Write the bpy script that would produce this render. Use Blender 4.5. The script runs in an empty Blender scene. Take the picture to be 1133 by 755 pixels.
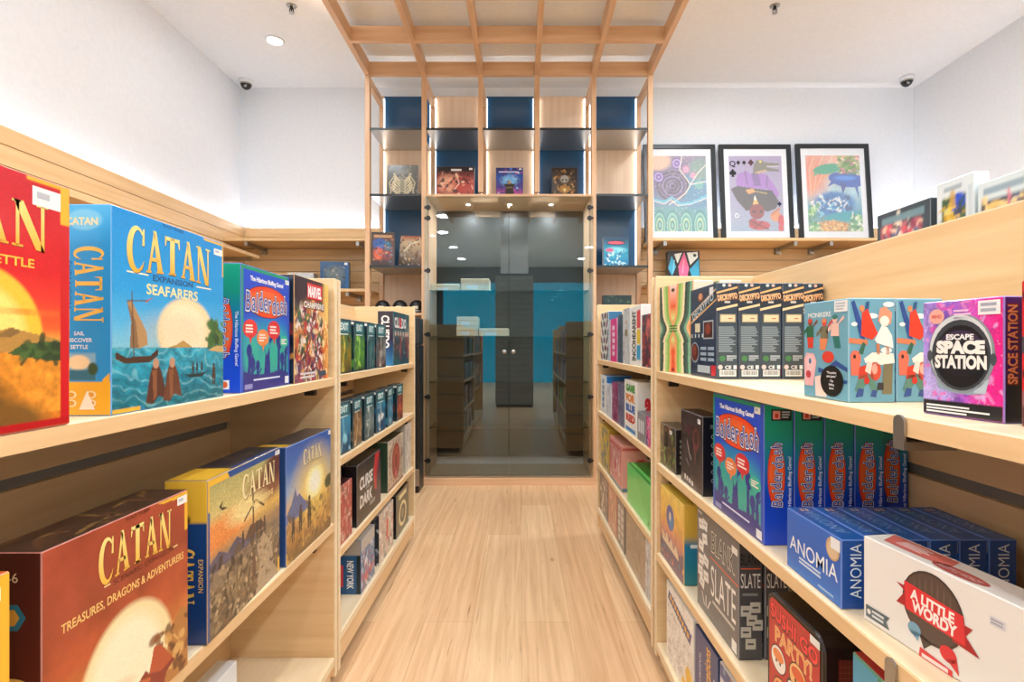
import bpy, bmesh, math, random
import numpy as np
from mathutils import Vector, Matrix
PI = math.pi
SC = bpy.context.scene
COL = SC.collection
random.seed(7)

# ------------------------------------------------------------------ colours
def lin1(c):
    return c / 12.92 if c <= 0.04045 else ((c + 0.055) / 1.055) ** 2.4
_hx = {}
def hx(s):
    """'#rrggbb' -> linear rgb tuple"""
    if not isinstance(s, str):
        return s
    if s not in _hx:
        v = s.lstrip('#')
        _hx[s] = tuple(lin1(int(v[i:i + 2], 16) / 255) for i in (0, 2, 4))
    return _hx[s]
def mixc(a, b, t):
    a, b = hx(a), hx(b)
    return tuple(a[i] + (b[i] - a[i]) * t for i in range(3))

# ------------------------------------------------------------------ materials
def new_mat(name):
    m = bpy.data.materials.new(name)
    m.use_nodes = True
    return m, m.node_tree.nodes, m.node_tree.links, m.node_tree.nodes['Principled BSDF']

def plain(name, col, rough=0.5, metal=0.0, bump=0.0, spec=0.5):
    m, n, l, b = new_mat(name)
    c = hx(col)
    tc = n.new('ShaderNodeTexCoord')
    nz = n.new('ShaderNodeTexNoise'); nz.inputs['Scale'].default_value = 40
    l.new(tc.outputs['Object'], nz.inputs['Vector'])
    mx = n.new('ShaderNodeMix'); mx.data_type = 'RGBA'
    mx.inputs['A'].default_value = (*[x * 0.95 for x in c], 1)
    mx.inputs['B'].default_value = (*[min(1, x * 1.05) for x in c], 1)
    l.new(nz.outputs['Fac'], mx.inputs['Factor'])
    l.new(mx.outputs['Result'], b.inputs['Base Color'])
    b.inputs['Roughness'].default_value = rough
    b.inputs['Metallic'].default_value = metal
    b.inputs['Specular IOR Level'].default_value = spec
    if bump:
        bp = n.new('ShaderNodeBump'); bp.inputs['Strength'].default_value = bump
        l.new(nz.outputs['Fac'], bp.inputs['Height']); l.new(bp.outputs['Normal'], b.inputs['Normal'])
    return m

def wood(name, c1, c2, axis='Y', rough=0.42, scale=1.0):
    """laminate with fine grain running along one object axis"""
    m, n, l, b = new_mat(name)
    tc = n.new('ShaderNodeTexCoord')
    mp = n.new('ShaderNodeMapping')
    s = [34 * scale] * 3
    s['XYZ'.index(axis)] = 1.6 * scale
    mp.inputs['Scale'].default_value = s
    l.new(tc.outputs['Object'], mp.inputs['Vector'])
    nz = n.new('ShaderNodeTexNoise'); nz.inputs['Scale'].default_value = 1.0
    nz.inputs['Detail'].default_value = 5; nz.inputs['Roughness'].default_value = 0.6
    l.new(mp.outputs['Vector'], nz.inputs['Vector'])
    rp = n.new('ShaderNodeValToRGB')
    rp.color_ramp.elements[0].position = 0.32; rp.color_ramp.elements[0].color = (*hx(c2), 1)
    rp.color_ramp.elements[1].position = 0.66; rp.color_ramp.elements[1].color = (*hx(c1), 1)
    l.new(nz.outputs['Fac'], rp.inputs['Fac'])
    l.new(rp.outputs['Color'], b.inputs['Base Color'])
    b.inputs['Roughness'].default_value = rough
    return m

def printed(name, rough, coat):
    m, n, l, b = new_mat(name)
    a = n.new('ShaderNodeAttribute'); a.attribute_name = 'Col'
    l.new(a.outputs['Color'], b.inputs['Base Color'])
    b.inputs['Roughness'].default_value = rough
    b.inputs['Coat Weight'].default_value = coat
    b.inputs['Coat Roughness'].default_value = 0.12
    return m

def emit(name, col, s):
    m, n, l, b = new_mat(name)
    b.inputs['Base Color'].default_value = (*hx(col), 1)
    b.inputs['Emission Color'].default_value = (*hx(col), 1)
    b.inputs['Emission Strength'].default_value = s
    return m

M = {}
W1, W2 = '#eccb9c', '#dfb885'
for ax in 'XYZ':
    M['wood' + ax] = wood('maple_laminate_' + ax, W1, W2, ax)
    M['oak' + ax] = wood('oak_veneer_' + ax, '#e4bd97', '#d3a77f', ax)
M['edge'] = wood('pale_beech_edge', '#f4e2c2', '#ecd5ae', 'Y', 0.4)
M['pale'] = wood('pale_birch_panel', '#efd6bd', '#e6c7a9', 'Z', 0.5)
M['blue'] = plain('satin_navy_panel', '#164a72', 0.28)
M['white'] = plain('white_wall_paint', '#edf2f9', 0.75)
M['ceil'] = plain('white_ceiling_paint', '#f1f5fb', 0.8)
M['steel'] = plain('dark_satin_steel', '#b4b8ba', 0.32, 0.9)
M['black'] = plain('black_plastic', '#141517', 0.4)
M['blackframe'] = plain('charcoal_frame', '#252b30', 0.35)
M['bracket'] = plain('dark_bracket_metal', '#3c352c', 0.4, 0.6)
M['chrome'] = plain('brushed_steel', '#a9a9a6', 0.28, 0.9)
M['slot'] = plain('grey_slot_channel', '#8c8a82', 0.5, 0.2)
M['groove'] = plain('dark_groove', '#8a6f4a', 0.7)
M['print'] = printed('printed_card', 0.32, 0.25)
M['matte'] = printed('printed_matt_card', 0.55, 0.0)
M['led'] = emit('led_strip', '#eef4ff', 23)
M['ledleft'] = emit('led_strip_left', '#eef4ff', 6.5)
M['ledsoft'] = emit('led_strip_soft', '#fffaf2', 5)
M['lens'] = emit('downlight_lens', '#fffdf8', 20)
M['panel'] = emit('ceiling_light_diffuser', '#fff9ee', 9)
M['mirrorback'] = plain('dark_tinted_back_panel', '#0d1616', 0.45)
M['greyX'] = wood('grey_laminate', '#8d8f8e', '#7c7e7d', 'X')
M['cardboard'] = plain('cream_card', '#e9dcc3', 0.6)
M['mat'] = plain('dark_rubber', '#202020', 0.8)

def glass(name, tint, refl, ior=1.5):
    m, n, l, b = new_mat(name)
    out = n['Material Output']
    n.remove(b)
    tr = n.new('ShaderNodeBsdfTransparent'); tr.inputs['Color'].default_value = (*tint, 1)
    gl = n.new('ShaderNodeBsdfGlossy'); gl.inputs['Roughness'].default_value = 0.004
    gl.inputs['Color'].default_value = (0.9, 1.0, 1.0, 1)
    fr = n.new('ShaderNodeFresnel'); fr.inputs['IOR'].default_value = ior
    ad = n.new('ShaderNodeMath'); ad.operation = 'ADD'; ad.inputs[1].default_value = refl
    ad.use_clamp = True
    l.new(fr.outputs['Fac'], ad.inputs[0])
    mx = n.new('ShaderNodeMixShader')
    l.new(ad.outputs[0], mx.inputs[0]); l.new(tr.outputs[0], mx.inputs[1]); l.new(gl.outputs[0], mx.inputs[2])
    l.new(mx.outputs[0], out.inputs['Surface'])
    return m
M['glass'] = glass('door_glass', (0.93, 0.96, 0.955), 0.03)
M['shelfglass'] = glass('shelf_glass', (0.82, 0.93, 0.91), 0.02)
M['picglass'] = glass('clear_case', (0.97, 0.98, 0.98), 0.0, 1.3)
M['winglass'] = glass('window_glass', (0.06, 0.42, 0.50), 0.0)

def floor_mat():
    m, n, l, b = new_mat('oak_plank_floor')
    tc = n.new('ShaderNodeTexCoord')
    mp = n.new('ShaderNodeMapping'); mp.inputs['Rotation'].default_value = (0, 0, PI / 2)
    l.new(tc.outputs['Object'], mp.inputs['Vector'])
    br = n.new('ShaderNodeTexBrick')
    br.offset = 0.37; br.offset_frequency = 2
    br.inputs['Scale'].default_value = 1.0
    br.inputs['Brick Width'].default_value = 1.5
    br.inputs['Row Height'].default_value = 0.185
    br.inputs['Mortar Size'].default_value = 0.0012
    br.inputs['Mortar Smooth'].default_value = 0.3
    br.inputs['Color1'].default_value = (*hx('#eccaa0'), 1)
    br.inputs['Color2'].default_value = (*hx('#e2ba90'), 1)
    br.inputs['Mortar'].default_value = (*hx('#cda277'), 1)
    l.new(mp.outputs['Vector'], br.inputs['Vector'])
    m2 = n.new('ShaderNodeMapping'); m2.inputs['Scale'].default_value = (46, 1.5, 1)
    l.new(tc.outputs['Object'], m2.inputs['Vector'])
    nz = n.new('ShaderNodeTexNoise'); nz.inputs['Scale'].default_value = 1.0
    nz.inputs['Detail'].default_value = 7; nz.inputs['Roughness'].default_value = 0.62
    nz.inputs['Distortion'].default_value = 0.6
    l.new(m2.outputs['Vector'], nz.inputs['Vector'])
    rp = n.new('ShaderNodeValToRGB')
    rp.color_ramp.elements[0].position = 0.3; rp.color_ramp.elements[0].color = (0.76, 0.65, 0.54, 1)
    rp.color_ramp.elements[1].position = 0.62; rp.color_ramp.elements[1].color = (1, 1, 1, 1)
    l.new(nz.outputs['Fac'], rp.inputs['Fac'])
    mu = n.new('ShaderNodeMix'); mu.data_type = 'RGBA'; mu.blend_type = 'MULTIPLY'
    mu.inputs['Factor'].default_value = 0.85
    l.new(br.outputs['Color'], mu.inputs['A']); l.new(rp.outputs['Color'], mu.inputs['B'])
    # knots
    vo = n.new('ShaderNodeTexVoronoi'); vo.inputs['Scale'].default_value = 1.0
    m3 = n.new('ShaderNodeMapping'); m3.inputs['Scale'].default_value = (5.0, 2.2, 1)
    l.new(tc.outputs['Object'], m3.inputs['Vector']); l.new(m3.outputs['Vector'], vo.inputs['Vector'])
    r2 = n.new('ShaderNodeValToRGB')
    r2.color_ramp.elements[0].position = 0.03; r2.color_ramp.elements[0].color = (0.42, 0.28, 0.18, 1)
    r2.color_ramp.elements[1].position = 0.075; r2.color_ramp.elements[1].color = (1, 1, 1, 1)
    l.new(vo.outputs['Distance'], r2.inputs['Fac'])
    m4 = n.new('ShaderNodeMix'); m4.data_type = 'RGBA'; m4.blend_type = 'MULTIPLY'
    m4.inputs['Factor'].default_value = 0.7
    l.new(mu.outputs['Result'], m4.inputs['A']); l.new(r2.outputs['Color'], m4.inputs['B'])
    # thin dark streaks in the grain
    m5 = n.new('ShaderNodeMapping'); m5.inputs['Scale'].default_value = (75, 4.5, 1)
    n5 = n.new('ShaderNodeTexNoise'); n5.inputs['Scale'].default_value = 1.0; n5.inputs['Detail'].default_value = 2
    l.new(tc.outputs['Object'], m5.inputs['Vector']); l.new(m5.outputs['Vector'], n5.inputs['Vector'])
    r5 = n.new('ShaderNodeValToRGB')
    r5.color_ramp.elements[0].position = 0.22; r5.color_ramp.elements[0].color = (0.45, 0.30, 0.20, 1)
    r5.color_ramp.elements[1].position = 0.33; r5.color_ramp.elements[1].color = (1, 1, 1, 1)
    l.new(n5.outputs['Fac'], r5.inputs['Fac'])
    m6 = n.new('ShaderNodeMix'); m6.data_type = 'RGBA'; m6.blend_type = 'MULTIPLY'; m6.inputs['Factor'].default_value = 0.8
    l.new(m4.outputs['Result'], m6.inputs['A']); l.new(r5.outputs['Color'], m6.inputs['B'])
    l.new(m6.outputs['Result'], b.inputs['Base Color'])
    b.inputs['Roughness'].default_value = 0.33
    bp = n.new('ShaderNodeBump'); bp.inputs['Strength'].default_value = 0.06
    l.new(nz.outputs['Fac'], bp.inputs['Height']); l.new(bp.outputs['Normal'], b.inputs['Normal'])
    return m
M['floor'] = floor_mat()

# ------------------------------------------------------------------ mesh helpers
def link(name, me, mats, parent=None):
    o = bpy.data.objects.new(name, me)
    if not isinstance(mats, (list, tuple)):
        mats = [mats]
    for x in mats:
        me.materials.append(M[x] if isinstance(x, str) else x)
    COL.objects.link(o)
    if parent is not None:
        o.parent = parent
    return o

def obj(name, bm, mat, parent=None, smooth=False):
    me = bpy.data.meshes.new(name)
    bm.normal_update()
    bm.to_mesh(me); bm.free()
    if smooth:
        me.polygons.foreach_set('use_smooth', [True] * len(me.polygons))
    return link(name, me, mat, parent)

def empty(name, loc=(0, 0, 0), rz=0.0):
    o = bpy.data.objects.new(name, None)
    o.empty_display_size = 0.05
    o.location = loc; o.rotation_euler = (0, 0, rz)
    COL.objects.link(o)
    return o

def tag(o, label, cat, group=None):
    o['label'] = label; o['category'] = cat
    if group:
        o['group'] = group
    return o

def struct(o):
    o['kind'] = 'structure'
    return o

def box(bm, x0, x1, y0, y1, z0, z1, mi=0, bev=0.0):
    r = bmesh.ops.create_cube(bm, size=1.0)
    vs = r['verts']
    for v in vs:
        v.co.x = x0 if v.co.x < 0 else x1
        v.co.y = y0 if v.co.y < 0 else y1
        v.co.z = z0 if v.co.z < 0 else z1
    fs = set(f for v in vs for f in v.link_faces)
    for f in fs:
        f.material_index = mi
    if bev:
        es = list(set(e for v in vs for e in v.link_edges))
        bmesh.ops.bevel(bm, geom=es, offset=bev, segments=1, affect='EDGES', profile=0.5)
    return bm

def boxo(name, x0, x1, y0, y1, z0, z1, mat, parent=None, bev=0.0015):
    bm = bmesh.new()
    box(bm, min(x0, x1), max(x0, x1), min(y0, y1), max(y0, y1), z0, z1, 0, bev)
    return obj(name, bm, mat, parent)

def lathe(bm, prof, seg=24, axis='Z', off=(0, 0, 0), mi=0):
    """prof = list of (r, h)"""
    rings = []
    for r, h in prof:
        ring = []
        for k in range(seg):
            a = 2 * PI * k / seg
            p = (r * math.cos(a), r * math.sin(a), h)
            if axis == 'Y':
                p = (p[0], h, p[1])
            elif axis == 'X':
                p = (h, p[0], p[1])
            ring.append(bm.verts.new((p[0] + off[0], p[1] + off[1], p[2] + off[2])))
        rings.append(ring)
    for a, b in zip(rings, rings[1:]):
        for k in range(seg):
            f = bm.faces.new((a[k], a[(k + 1) % seg], b[(k + 1) % seg], b[k])); f.material_index = mi
    for ring in (rings[0], rings[-1]):
        f = bm.faces.new(ring); f.material_index = mi
    bmesh.ops.recalc_face_normals(bm, faces=bm.faces[:])
    return bm

# ------------------------------------------------------------------ painted covers (colour per vertex of a fine grid)
class Cv:
    """a little procedural painter; u to the right, v up, both 0..1"""
    def __init__(s, W, H, n=80, bg='#ffffff'):
        s.W, s.H = W, H
        k = n / max(W, H)
        s.nx, s.ny = max(4, int(W * k)), max(4, int(H * k))
        s.u, s.v = np.meshgrid(np.linspace(0, 1, s.nx), np.linspace(0, 1, s.ny))
        s.a = np.zeros((s.ny, s.nx, 3)); s.a[:] = hx(bg)
        s.px = 1.0 / max(s.nx, s.ny)
        s.ar = W / H
    def mixin(s, m, c):
        m = np.clip(m, 0, 1)[..., None]
        s.a = s.a * (1 - m) + np.array(hx(c)) * m
        return s
    def grad(s, stops, axis='v', mask=None):
        t = s.v if axis == 'v' else s.u
        ps = [p for p, _ in stops]; cs = np.array([hx(c) for _, c in stops])
        g = np.stack([np.interp(t, ps, cs[:, i]) for i in range(3)], -1)
        if mask is None:
            s.a = g
        else:
            mm = np.clip(mask, 0, 1)[..., None]
            s.a = s.a * (1 - mm) + g * mm
        return s
    def m_ell(s, cx, cy, rx, ry, soft=None, rot=0.0):
        du, dv = (s.u - cx) * s.ar, (s.v - cy)
        c, n = math.cos(rot), math.sin(rot)
        x, y = du * c + dv * n, -du * n + dv * c
        d = np.sqrt((x / (rx * s.ar)) ** 2 + (y / ry) ** 2)
        w = soft if soft else s.px / min(rx * s.ar, ry)
        return np.clip((1 - d) / max(w, 1e-4) + 0.5, 0, 1)
    def ell(s, cx, cy, rx, ry, c, soft=None, rot=0.0, al=1.0):
        return s.mixin(s.m_ell(cx, cy, rx, ry, soft, rot) * al, c)
    def m_rect(s, u0, v0, u1, v1):
        w = s.px
        return (np.clip((s.u - u0) / w + .5, 0, 1) * np.clip((u1 - s.u) / w + .5, 0, 1) *
                np.clip((s.v - v0) / w + .5, 0, 1) * np.clip((v1 - s.v) / w + .5, 0, 1))
    def rect(s, u0, v0, u1, v1, c, al=1.0):
        return s.mixin(s.m_rect(u0, v0, u1, v1) * al, c)
    def m_poly(s, pts):
        inside = np.zeros(s.u.shape, bool)
        n = len(pts)
        for i in range(n):
            x0, y0 = pts[i]; x1, y1 = pts[(i + 1) % n]
            if y0 == y1:
                continue
            cond = ((y0 > s.v) != (y1 > s.v))
            xi = x0 + (s.v - y0) * (x1 - x0) / (y1 - y0)
            inside ^= cond & (s.u < xi)
        return inside.astype(float)
    def poly(s, pts, c, al=1.0):
        return s.mixin(s.m_poly(pts) * al, c)
    def line(s, pts, w, c, al=1.0):
        m = np.zeros(s.u.shape)
        for (x0, y0), (x1, y1) in zip(pts, pts[1:]):
            ax, ay, bx, by = x0 * s.ar, y0, x1 * s.ar, y1
            dx, dy = bx - ax, by - ay
            L = dx * dx + dy * dy + 1e-9
            t = np.clip(((s.u * s.ar - ax) * dx + (s.v - ay) * dy) / L, 0, 1)
            d = np.hypot(s.u * s.ar - ax - t * dx, s.v - ay - t * dy)
            m = np.maximum(m, np.clip((w / 2 - d) / s.px + .5, 0, 1))
        return s.mixin(m * al, c)
    def noise(s, scale=8, seed=0, oct=3):
        r = np.random.RandomState(seed)
        out = np.zeros(s.u.shape); amp = 1.0; tot = 0
        for o in range(oct):
            k = int(scale * 2 ** o) + 2
            g = r.rand(k + 1, k + 1)
            x, y = s.u * (k - 1), s.v * (k - 1)
            i, j = x.astype(int), y.astype(int)
            fx, fy = x - i, y - j
            fx, fy = fx * fx * (3 - 2 * fx), fy * fy * (3 - 2 * fy)
            out += amp * ((g[j, i] * (1 - fx) + g[j, i + 1] * fx) * (1 - fy) + (g[j + 1, i] * (1 - fx) + g[j + 1, i + 1] * fx) * fy)
            tot += amp; amp *= 0.55
        return out / tot
    def mottle(s, amt=0.25, scale=10, seed=0, mask=None):
        k = 1 + amt * 2 * (s.noise(scale, seed) - 0.5)
        if mask is not None:
            k = 1 + (k - 1) * mask
        s.a = np.clip(s.a * k[..., None], 0, 1)
        return s
    def grain(s, amt=0.25, seed=1):
        r = np.random.RandomState(seed)
        s.a = np.clip(s.a * (1 + amt * 2 * (r.rand(s.ny, s.nx) - .5))[..., None], 0, 1)
        return s
    def fade(s, k):  # mixes a pale haze, as of covering glass, into the colours
        s.a = s.a * (1 - k) + np.array(hx('#e4e6ec')) * k
        return s
    def busy(s, pal, n=60, seed=0, smin=0.03, smax=0.14, u0=0, u1=1, v0=0, v1=1, al=0.85):
        r = random.Random(seed)
        for i in range(n):
            c = r.choice(pal)
            cx, cy = r.uniform(u0, u1), r.uniform(v0, v1)
            k = r.random()
            if k < 0.6:
                s.ell(cx, cy, r.uniform(smin, smax), r.uniform(smin, smax) * .6, c, soft=0.5, rot=r.uniform(0, PI), al=al)
            else:
                a = r.uniform(0, 2 * PI); L = r.uniform(smin, smax) * 1.6
                s.line([(cx, cy), (cx + L * math.cos(a), cy + L * math.sin(a))], r.uniform(.006, .03), c, al)
        return s
    def person(s, cx, base, h, c, c2=None):
        """a small standing figure in silhouette"""
        s.ell(cx, base + h * .9, h * .09 / s.ar, h * .1, c2 or c)
        s.poly([(cx - h * .16 / s.ar, base + h * .3), (cx - h * .1 / s.ar, base + h * .82), (cx + h * .1 / s.ar, base + h * .82), (cx + h * .16 / s.ar, base + h * .3)], c)
        s.poly([(cx - h * .12 / s.ar, base), (cx - h * .13 / s.ar, base + h * .35), (cx - .005, base + h * .35), (cx - h * .03 / s.ar, base)], c)
        s.poly([(cx + h * .03 / s.ar, base), (cx + .005, base + h * .35), (cx + h * .13 / s.ar, base + h * .35), (cx + h * .12 / s.ar, base)], c)
        return s

def face_xform(face, w, h, t):
    """(metres across, metres up, lift) -> box-local point, for the face as its viewer sees it"""
    if face == 'front':
        return lambda a, b, e: (a - w / 2, -e, b)
    if face == 'left':
        return lambda a, b, e: (-w / 2 - e, t - a, b)
    if face == 'right':
        return lambda a, b, e: (w / 2 + e, a, b)
    if face == 'top':
        return lambda a, b, e: (a - w / 2, b, h + e)
def face_size(face, w, h, t):
    return {'front': (w, h), 'left': (t, h), 'right': (t, h), 'top': (w, t)}[face]

def grid_mesh(name, cv, f, W, H, lift, mat, parent, inset=0.0012):
    """the painted grid as a mesh lying on a face"""
    nx, ny = cv.nx, cv.ny
    xs = np.linspace(inset, W - inset, nx); ys = np.linspace(inset, H - inset, ny)
    co = [f(x, y, lift) for y in ys for x in xs]
    idx = np.arange(nx * ny).reshape(ny, nx)
    q = np.stack([idx[:-1, :-1], idx[:-1, 1:], idx[1:, 1:], idx[1:, :-1]], -1).reshape(-1, 4)
    me = bpy.data.meshes.new(name)
    me.vertices.add(nx * ny); me.vertices.foreach_set('co', np.array(co, dtype=np.float32).ravel())
    nf = len(q)
    me.loops.add(nf * 4); me.loops.foreach_set('vertex_index', q.ravel().astype(np.int32))
    me.polygons.add(nf); me.polygons.foreach_set('loop_start', np.arange(0, nf * 4, 4, dtype=np.int32))
    me.update(calc_edges=True)
    at = me.color_attributes.new('Col', 'FLOAT_COLOR', 'POINT')
    c = np.ones((nx * ny, 4), dtype=np.float32); c[:, :3] = cv.a.reshape(-1, 3)
    at.data.foreach_set('color', c.ravel())
    return link(name, me, mat, parent)

# ------------------------------------------------------------------ lettering
_txt = {}
def text_geo(s, bold=0.0):
    """filled text as (verts, faces, width), capital height 1"""
    key = (s, bold)
    if key not in _txt:
        cu = bpy.data.curves.new('t', 'FONT')
        cu.body = s; cu.resolution_u = 3; cu.offset = bold * 0.7
        o = bpy.data.objects.new('t', cu); COL.objects.link(o)
        dg = bpy.context.evaluated_depsgraph_get()
        me = o.evaluated_get(dg).to_mesh()
        vs = [(v.co.x, v.co.y) for v in me.vertices]
        fs = [tuple(p.vertices) for p in me.polygons]
        o.evaluated_get(dg).to_mesh_clear()
        bpy.data.objects.remove(o); bpy.data.curves.remove(cu)
        k = 1 / 0.729
        if vs:
            x0 = min(v[0] for v in vs); x1 = max(v[0] for v in vs)
        else:
            x0 = x1 = 0
        _txt[key] = ([((x - x0) * k, y * k) for x, y in vs], fs, (x1 - x0) * k)
    return _txt[key]

def _arc(cx, cy, rx, ry, a0, a1, n=18):
    return [(cx + rx * math.cos(math.radians(a0 + (a1 - a0) * i / n)), cy + ry * math.sin(math.radians(a0 + (a1 - a0) * i / n))) for i in range(n + 1)]
def _cglyph():
    o = _arc(.52, .5, .52, .53, 42, 318); i = _arc(.60, .5, .31, .44, 50, 310)
    return [[o[k], o[k + 1], i[k + 1], i[k]] for k in range(18)] + [[(.82, .60), (.95, .60), (.95, 1.0), (.86, .98)], [(.86, .20), (.95, .26), (.80, .02)]]
SERIF = {
    'C': (_cglyph(), .98),
    'A': ([[(.09, .03), (.22, .03), (.55, .92), (.44, 1.03)], [(.39, 1.03), (.58, 1.03), (.97, .03), (.67, .03)],
           [(.24, .28), (.72, .28), (.70, .37), (.27, .37)], [(0, 0), (.29, 0), (.29, .05), (0, .05)], [(.60, 0), (1.02, 0), (1.02, .05), (.60, .05)]], 1.04),
    'T': ([[(.33, 0), (.63, 0), (.63, 1), (.33, 1)], [(0, .90), (.96, .90), (.96, 1), (0, 1)], [(0, .74), (.05, .74), (.13, .93), (0, .93)],
           [(.96, .74), (.91, .74), (.83, .93), (.96, .93)], [(.24, 0), (.72, 0), (.72, .05), (.24, .05)]], .98),
    'N': ([[(.11, .02), (.21, .02), (.21, .95), (.11, .95)], [(.04, 1), (.33, 1), (.96, 0), (.70, 0)], [(.85, 0), (.96, 0), (.96, 1), (.85, 1)],
           [(0, 0), (.32, 0), (.32, .05), (0, .05)], [(0, .95), (.26, .95), (.26, 1), (0, 1)], [(.72, .95), (1.08, .95), (1.08, 1), (.72, 1)]], 1.1),
}
class Pr:
    """flat printed shapes and lettering for one face of a box; positions 0..1, shapes in metres"""
    def __init__(s, W, H):
        s.W, s.H = W, H; s.v = []; s.f = []; s.c = []
    def add(s, pts, faces, cols, layer):
        b = len(s.v)
        s.v += [(x, y, layer) for x, y in pts]
        s.f += [tuple(b + i for i in f) for f in faces]
        if callable(cols):
            s.c += [hx(cols(x / s.W, y / s.H)) for x, y in pts]
        else:
            s.c += [hx(cols)] * len(pts)
        return s
    def poly(s, pts, c, layer=0):
        p = [(x * s.W, y * s.H) for x, y in pts]
        return s.add(p, [tuple(range(len(p)))], c, layer)
    def rect(s, u0, v0, u1, v1, c, layer=0):
        return s.poly([(u0, v0), (u1, v0), (u1, v1), (u0, v1)], c, layer)
    def ell(s, cx, cy, rx, ry, c, layer=0, rot=0.0, n=28):
        """rx is a share of W, ry a share of H"""
        pts = []
        for k in range(n):
            a = 2 * PI * k / n
            x, y = rx * s.W * math.cos(a), ry * s.H * math.sin(a)
            pts.append((cx * s.W + x * math.cos(rot) - y * math.sin(rot), cy * s.H + x * math.sin(rot) + y * math.cos(rot)))
        return s.add(pts, [tuple(range(n))], c, layer)
    def text(s, t, cx, cy, h, c, layer=1, rot=0.0, width=None, bold=0.0, shear=0.0, align='c'):
        """h = cap height as a share of H (of W when turned); width = share of W (or of H when turned) to fit"""
        vs, fs, w = text_geo(t, bold)
        if not vs:
            return s
        turned = abs(math.sin(rot)) > 0.7
        hm = h * (s.W if turned else s.H)
        sx = (width * (s.H if turned else s.W) / w) if width else hm
        ox = {'c': -w / 2, 'l': 0, 'r': -w}[align]
        ca, sa = math.cos(rot), math.sin(rot)
        pts = []
        for x, y in vs:
            X, Y = (x + ox) * sx + shear * (y - .5) * hm, (y - .5) * hm
            pts.append((cx * s.W + X * ca - Y * sa, cy * s.H + X * sa + Y * ca))
        return s.add(pts, fs, c, layer)
    def serif(s, t, cx, cy, h, width, c, layer=1, rot=0.0, arch=0.0):
        gap = .07
        tot = sum(SERIF[ch][1] for ch in t) + gap * (len(t) - 1)
        turned = abs(math.sin(rot)) > 0.7
        sx = width * (s.H if turned else s.W) / tot
        hm = h * (s.W if turned else s.H)
        ca, sa = math.cos(rot), math.sin(rot)
        x = -tot / 2
        for ch in t:
            gl, w = SERIF[ch]
            for g in gl:
                pts = []
                for gx, gy in g:
                    X = (x + gx) * sx
                    r = X / (tot * sx / 2)
                    Y = (gy - .5) * hm * (1 + .12 * abs(r)) - arch * hm * r * r
                    pts.append((cx * s.W + X * ca - Y * sa, cy * s.H + X * sa + Y * ca))
                s.add(pts, [tuple(range(len(pts)))], c, layer)
            x += w + gap
        return s
    def bars(s, u0, v0, u1, v1, n, c, layer=1, seed=0):
        """lines of print too small to read"""
        r = random.Random(seed)
        for k in range(n):
            y = v1 - (v1 - v0) * (k + .5) / n; hh = (v1 - v0) / n * .28
            s.rect(u0, y - hh, u0 + (u1 - u0) * r.uniform(.6, 1), y + hh, c, layer)
        return s
    def build(s, name, parent, f, mat='print', base=0.00035):
        me = bpy.data.meshes.new(name)
        me.from_pydata([f(x, y, base + l * .00009) for x, y, l in s.v], [], s.f)
        at = me.color_attributes.new('Col', 'FLOAT_COLOR', 'POINT')
        at.data.foreach_set('color', np.array([(*c, 1) for c in s.c], dtype=np.float32).ravel())
        return link(name, me, mat, parent)

def body_mesh(name, w, h, t, cf, cs, ctop, mat='print', bev=0.0014, back=None):
    """a card box: bevelled, each side in its own printed colour"""
    bm = bmesh.new(); box(bm, -w / 2, w / 2, 0, t, 0, h, 0, bev)
    me = bpy.data.meshes.new(name); bm.normal_update()
    cl = bm.loops.layers.float_color.new('Col')
    for f in bm.faces:
        n = f.normal
        c = hx(cf) if n.y < -.8 else hx(back or cs) if n.y > .8 else hx(ctop) if n.z > .8 else hx(cs) if abs(n.x) > .8 or n.z < -.8 else mixc(cf, '#ffffff', .12)
        for lp in f.loops:
            lp[cl] = (*c, 1)
    bm.to_mesh(me); bm.free()
    return link(name, me, mat)

class Box:
    """a printed card box standing on a shelf; front at local y=0 facing -y, base centred at the origin"""
    def __init__(s, name, w, h, t, cf, cs, ctop=None, mat='print'):
        s.w, s.h, s.t, s.mat = w, h, t, mat
        s.o = body_mesh(name, w, h, t, cf, cs, ctop or cs, mat)
    def size(s, face):
        return face_size(face, s.w, s.h, s.t)
    def cv(s, face, n=80, bg='#ffffff'):
        return Cv(*s.size(face), n, bg)
    def pr(s, face):
        return Pr(*s.size(face))
    def put(s, name, what, face):
        f = face_xform(face, s.w, s.h, s.t)
        if isinstance(what, Cv):
            return grid_mesh(name, what, f, *s.size(face), 0.0002, s.mat, s.o)
        return what.build(name, s.o, f, s.mat)
    def sticker(s, u=.9, v=.95, w=.1, h=.035, face='front'):
        p = s.pr(face)
        p.rect(u - w / 2, v - h / 2, u + w / 2, v + h / 2, '#f3f2ee', 4)
        p.rect(u - w * .35, v - h * .1, u + w * .1, v + h * .25, '#b9bcc6', 5)
        s.put('price_sticker', p, face)
        return s
    def at(s, x, y, z, rz=0.0):
        s.o.location = (x, y, z + .0004); s.o.rotation_euler = (0, 0, rz)
        return s
    def tag(s, label, cat='game box', group=None):
        tag(s.o, label, cat, group); return s

def dup(root, loc=None, rz=None):
    c = root.copy(); COL.objects.link(c)
    for ch in list(root.children):
        d = ch.copy(); COL.objects.link(d); d.parent = c
    if loc is not None:
        c.location = loc
    if rz is not None:
        c.rotation_euler = (0, 0, rz)
    return c
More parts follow.
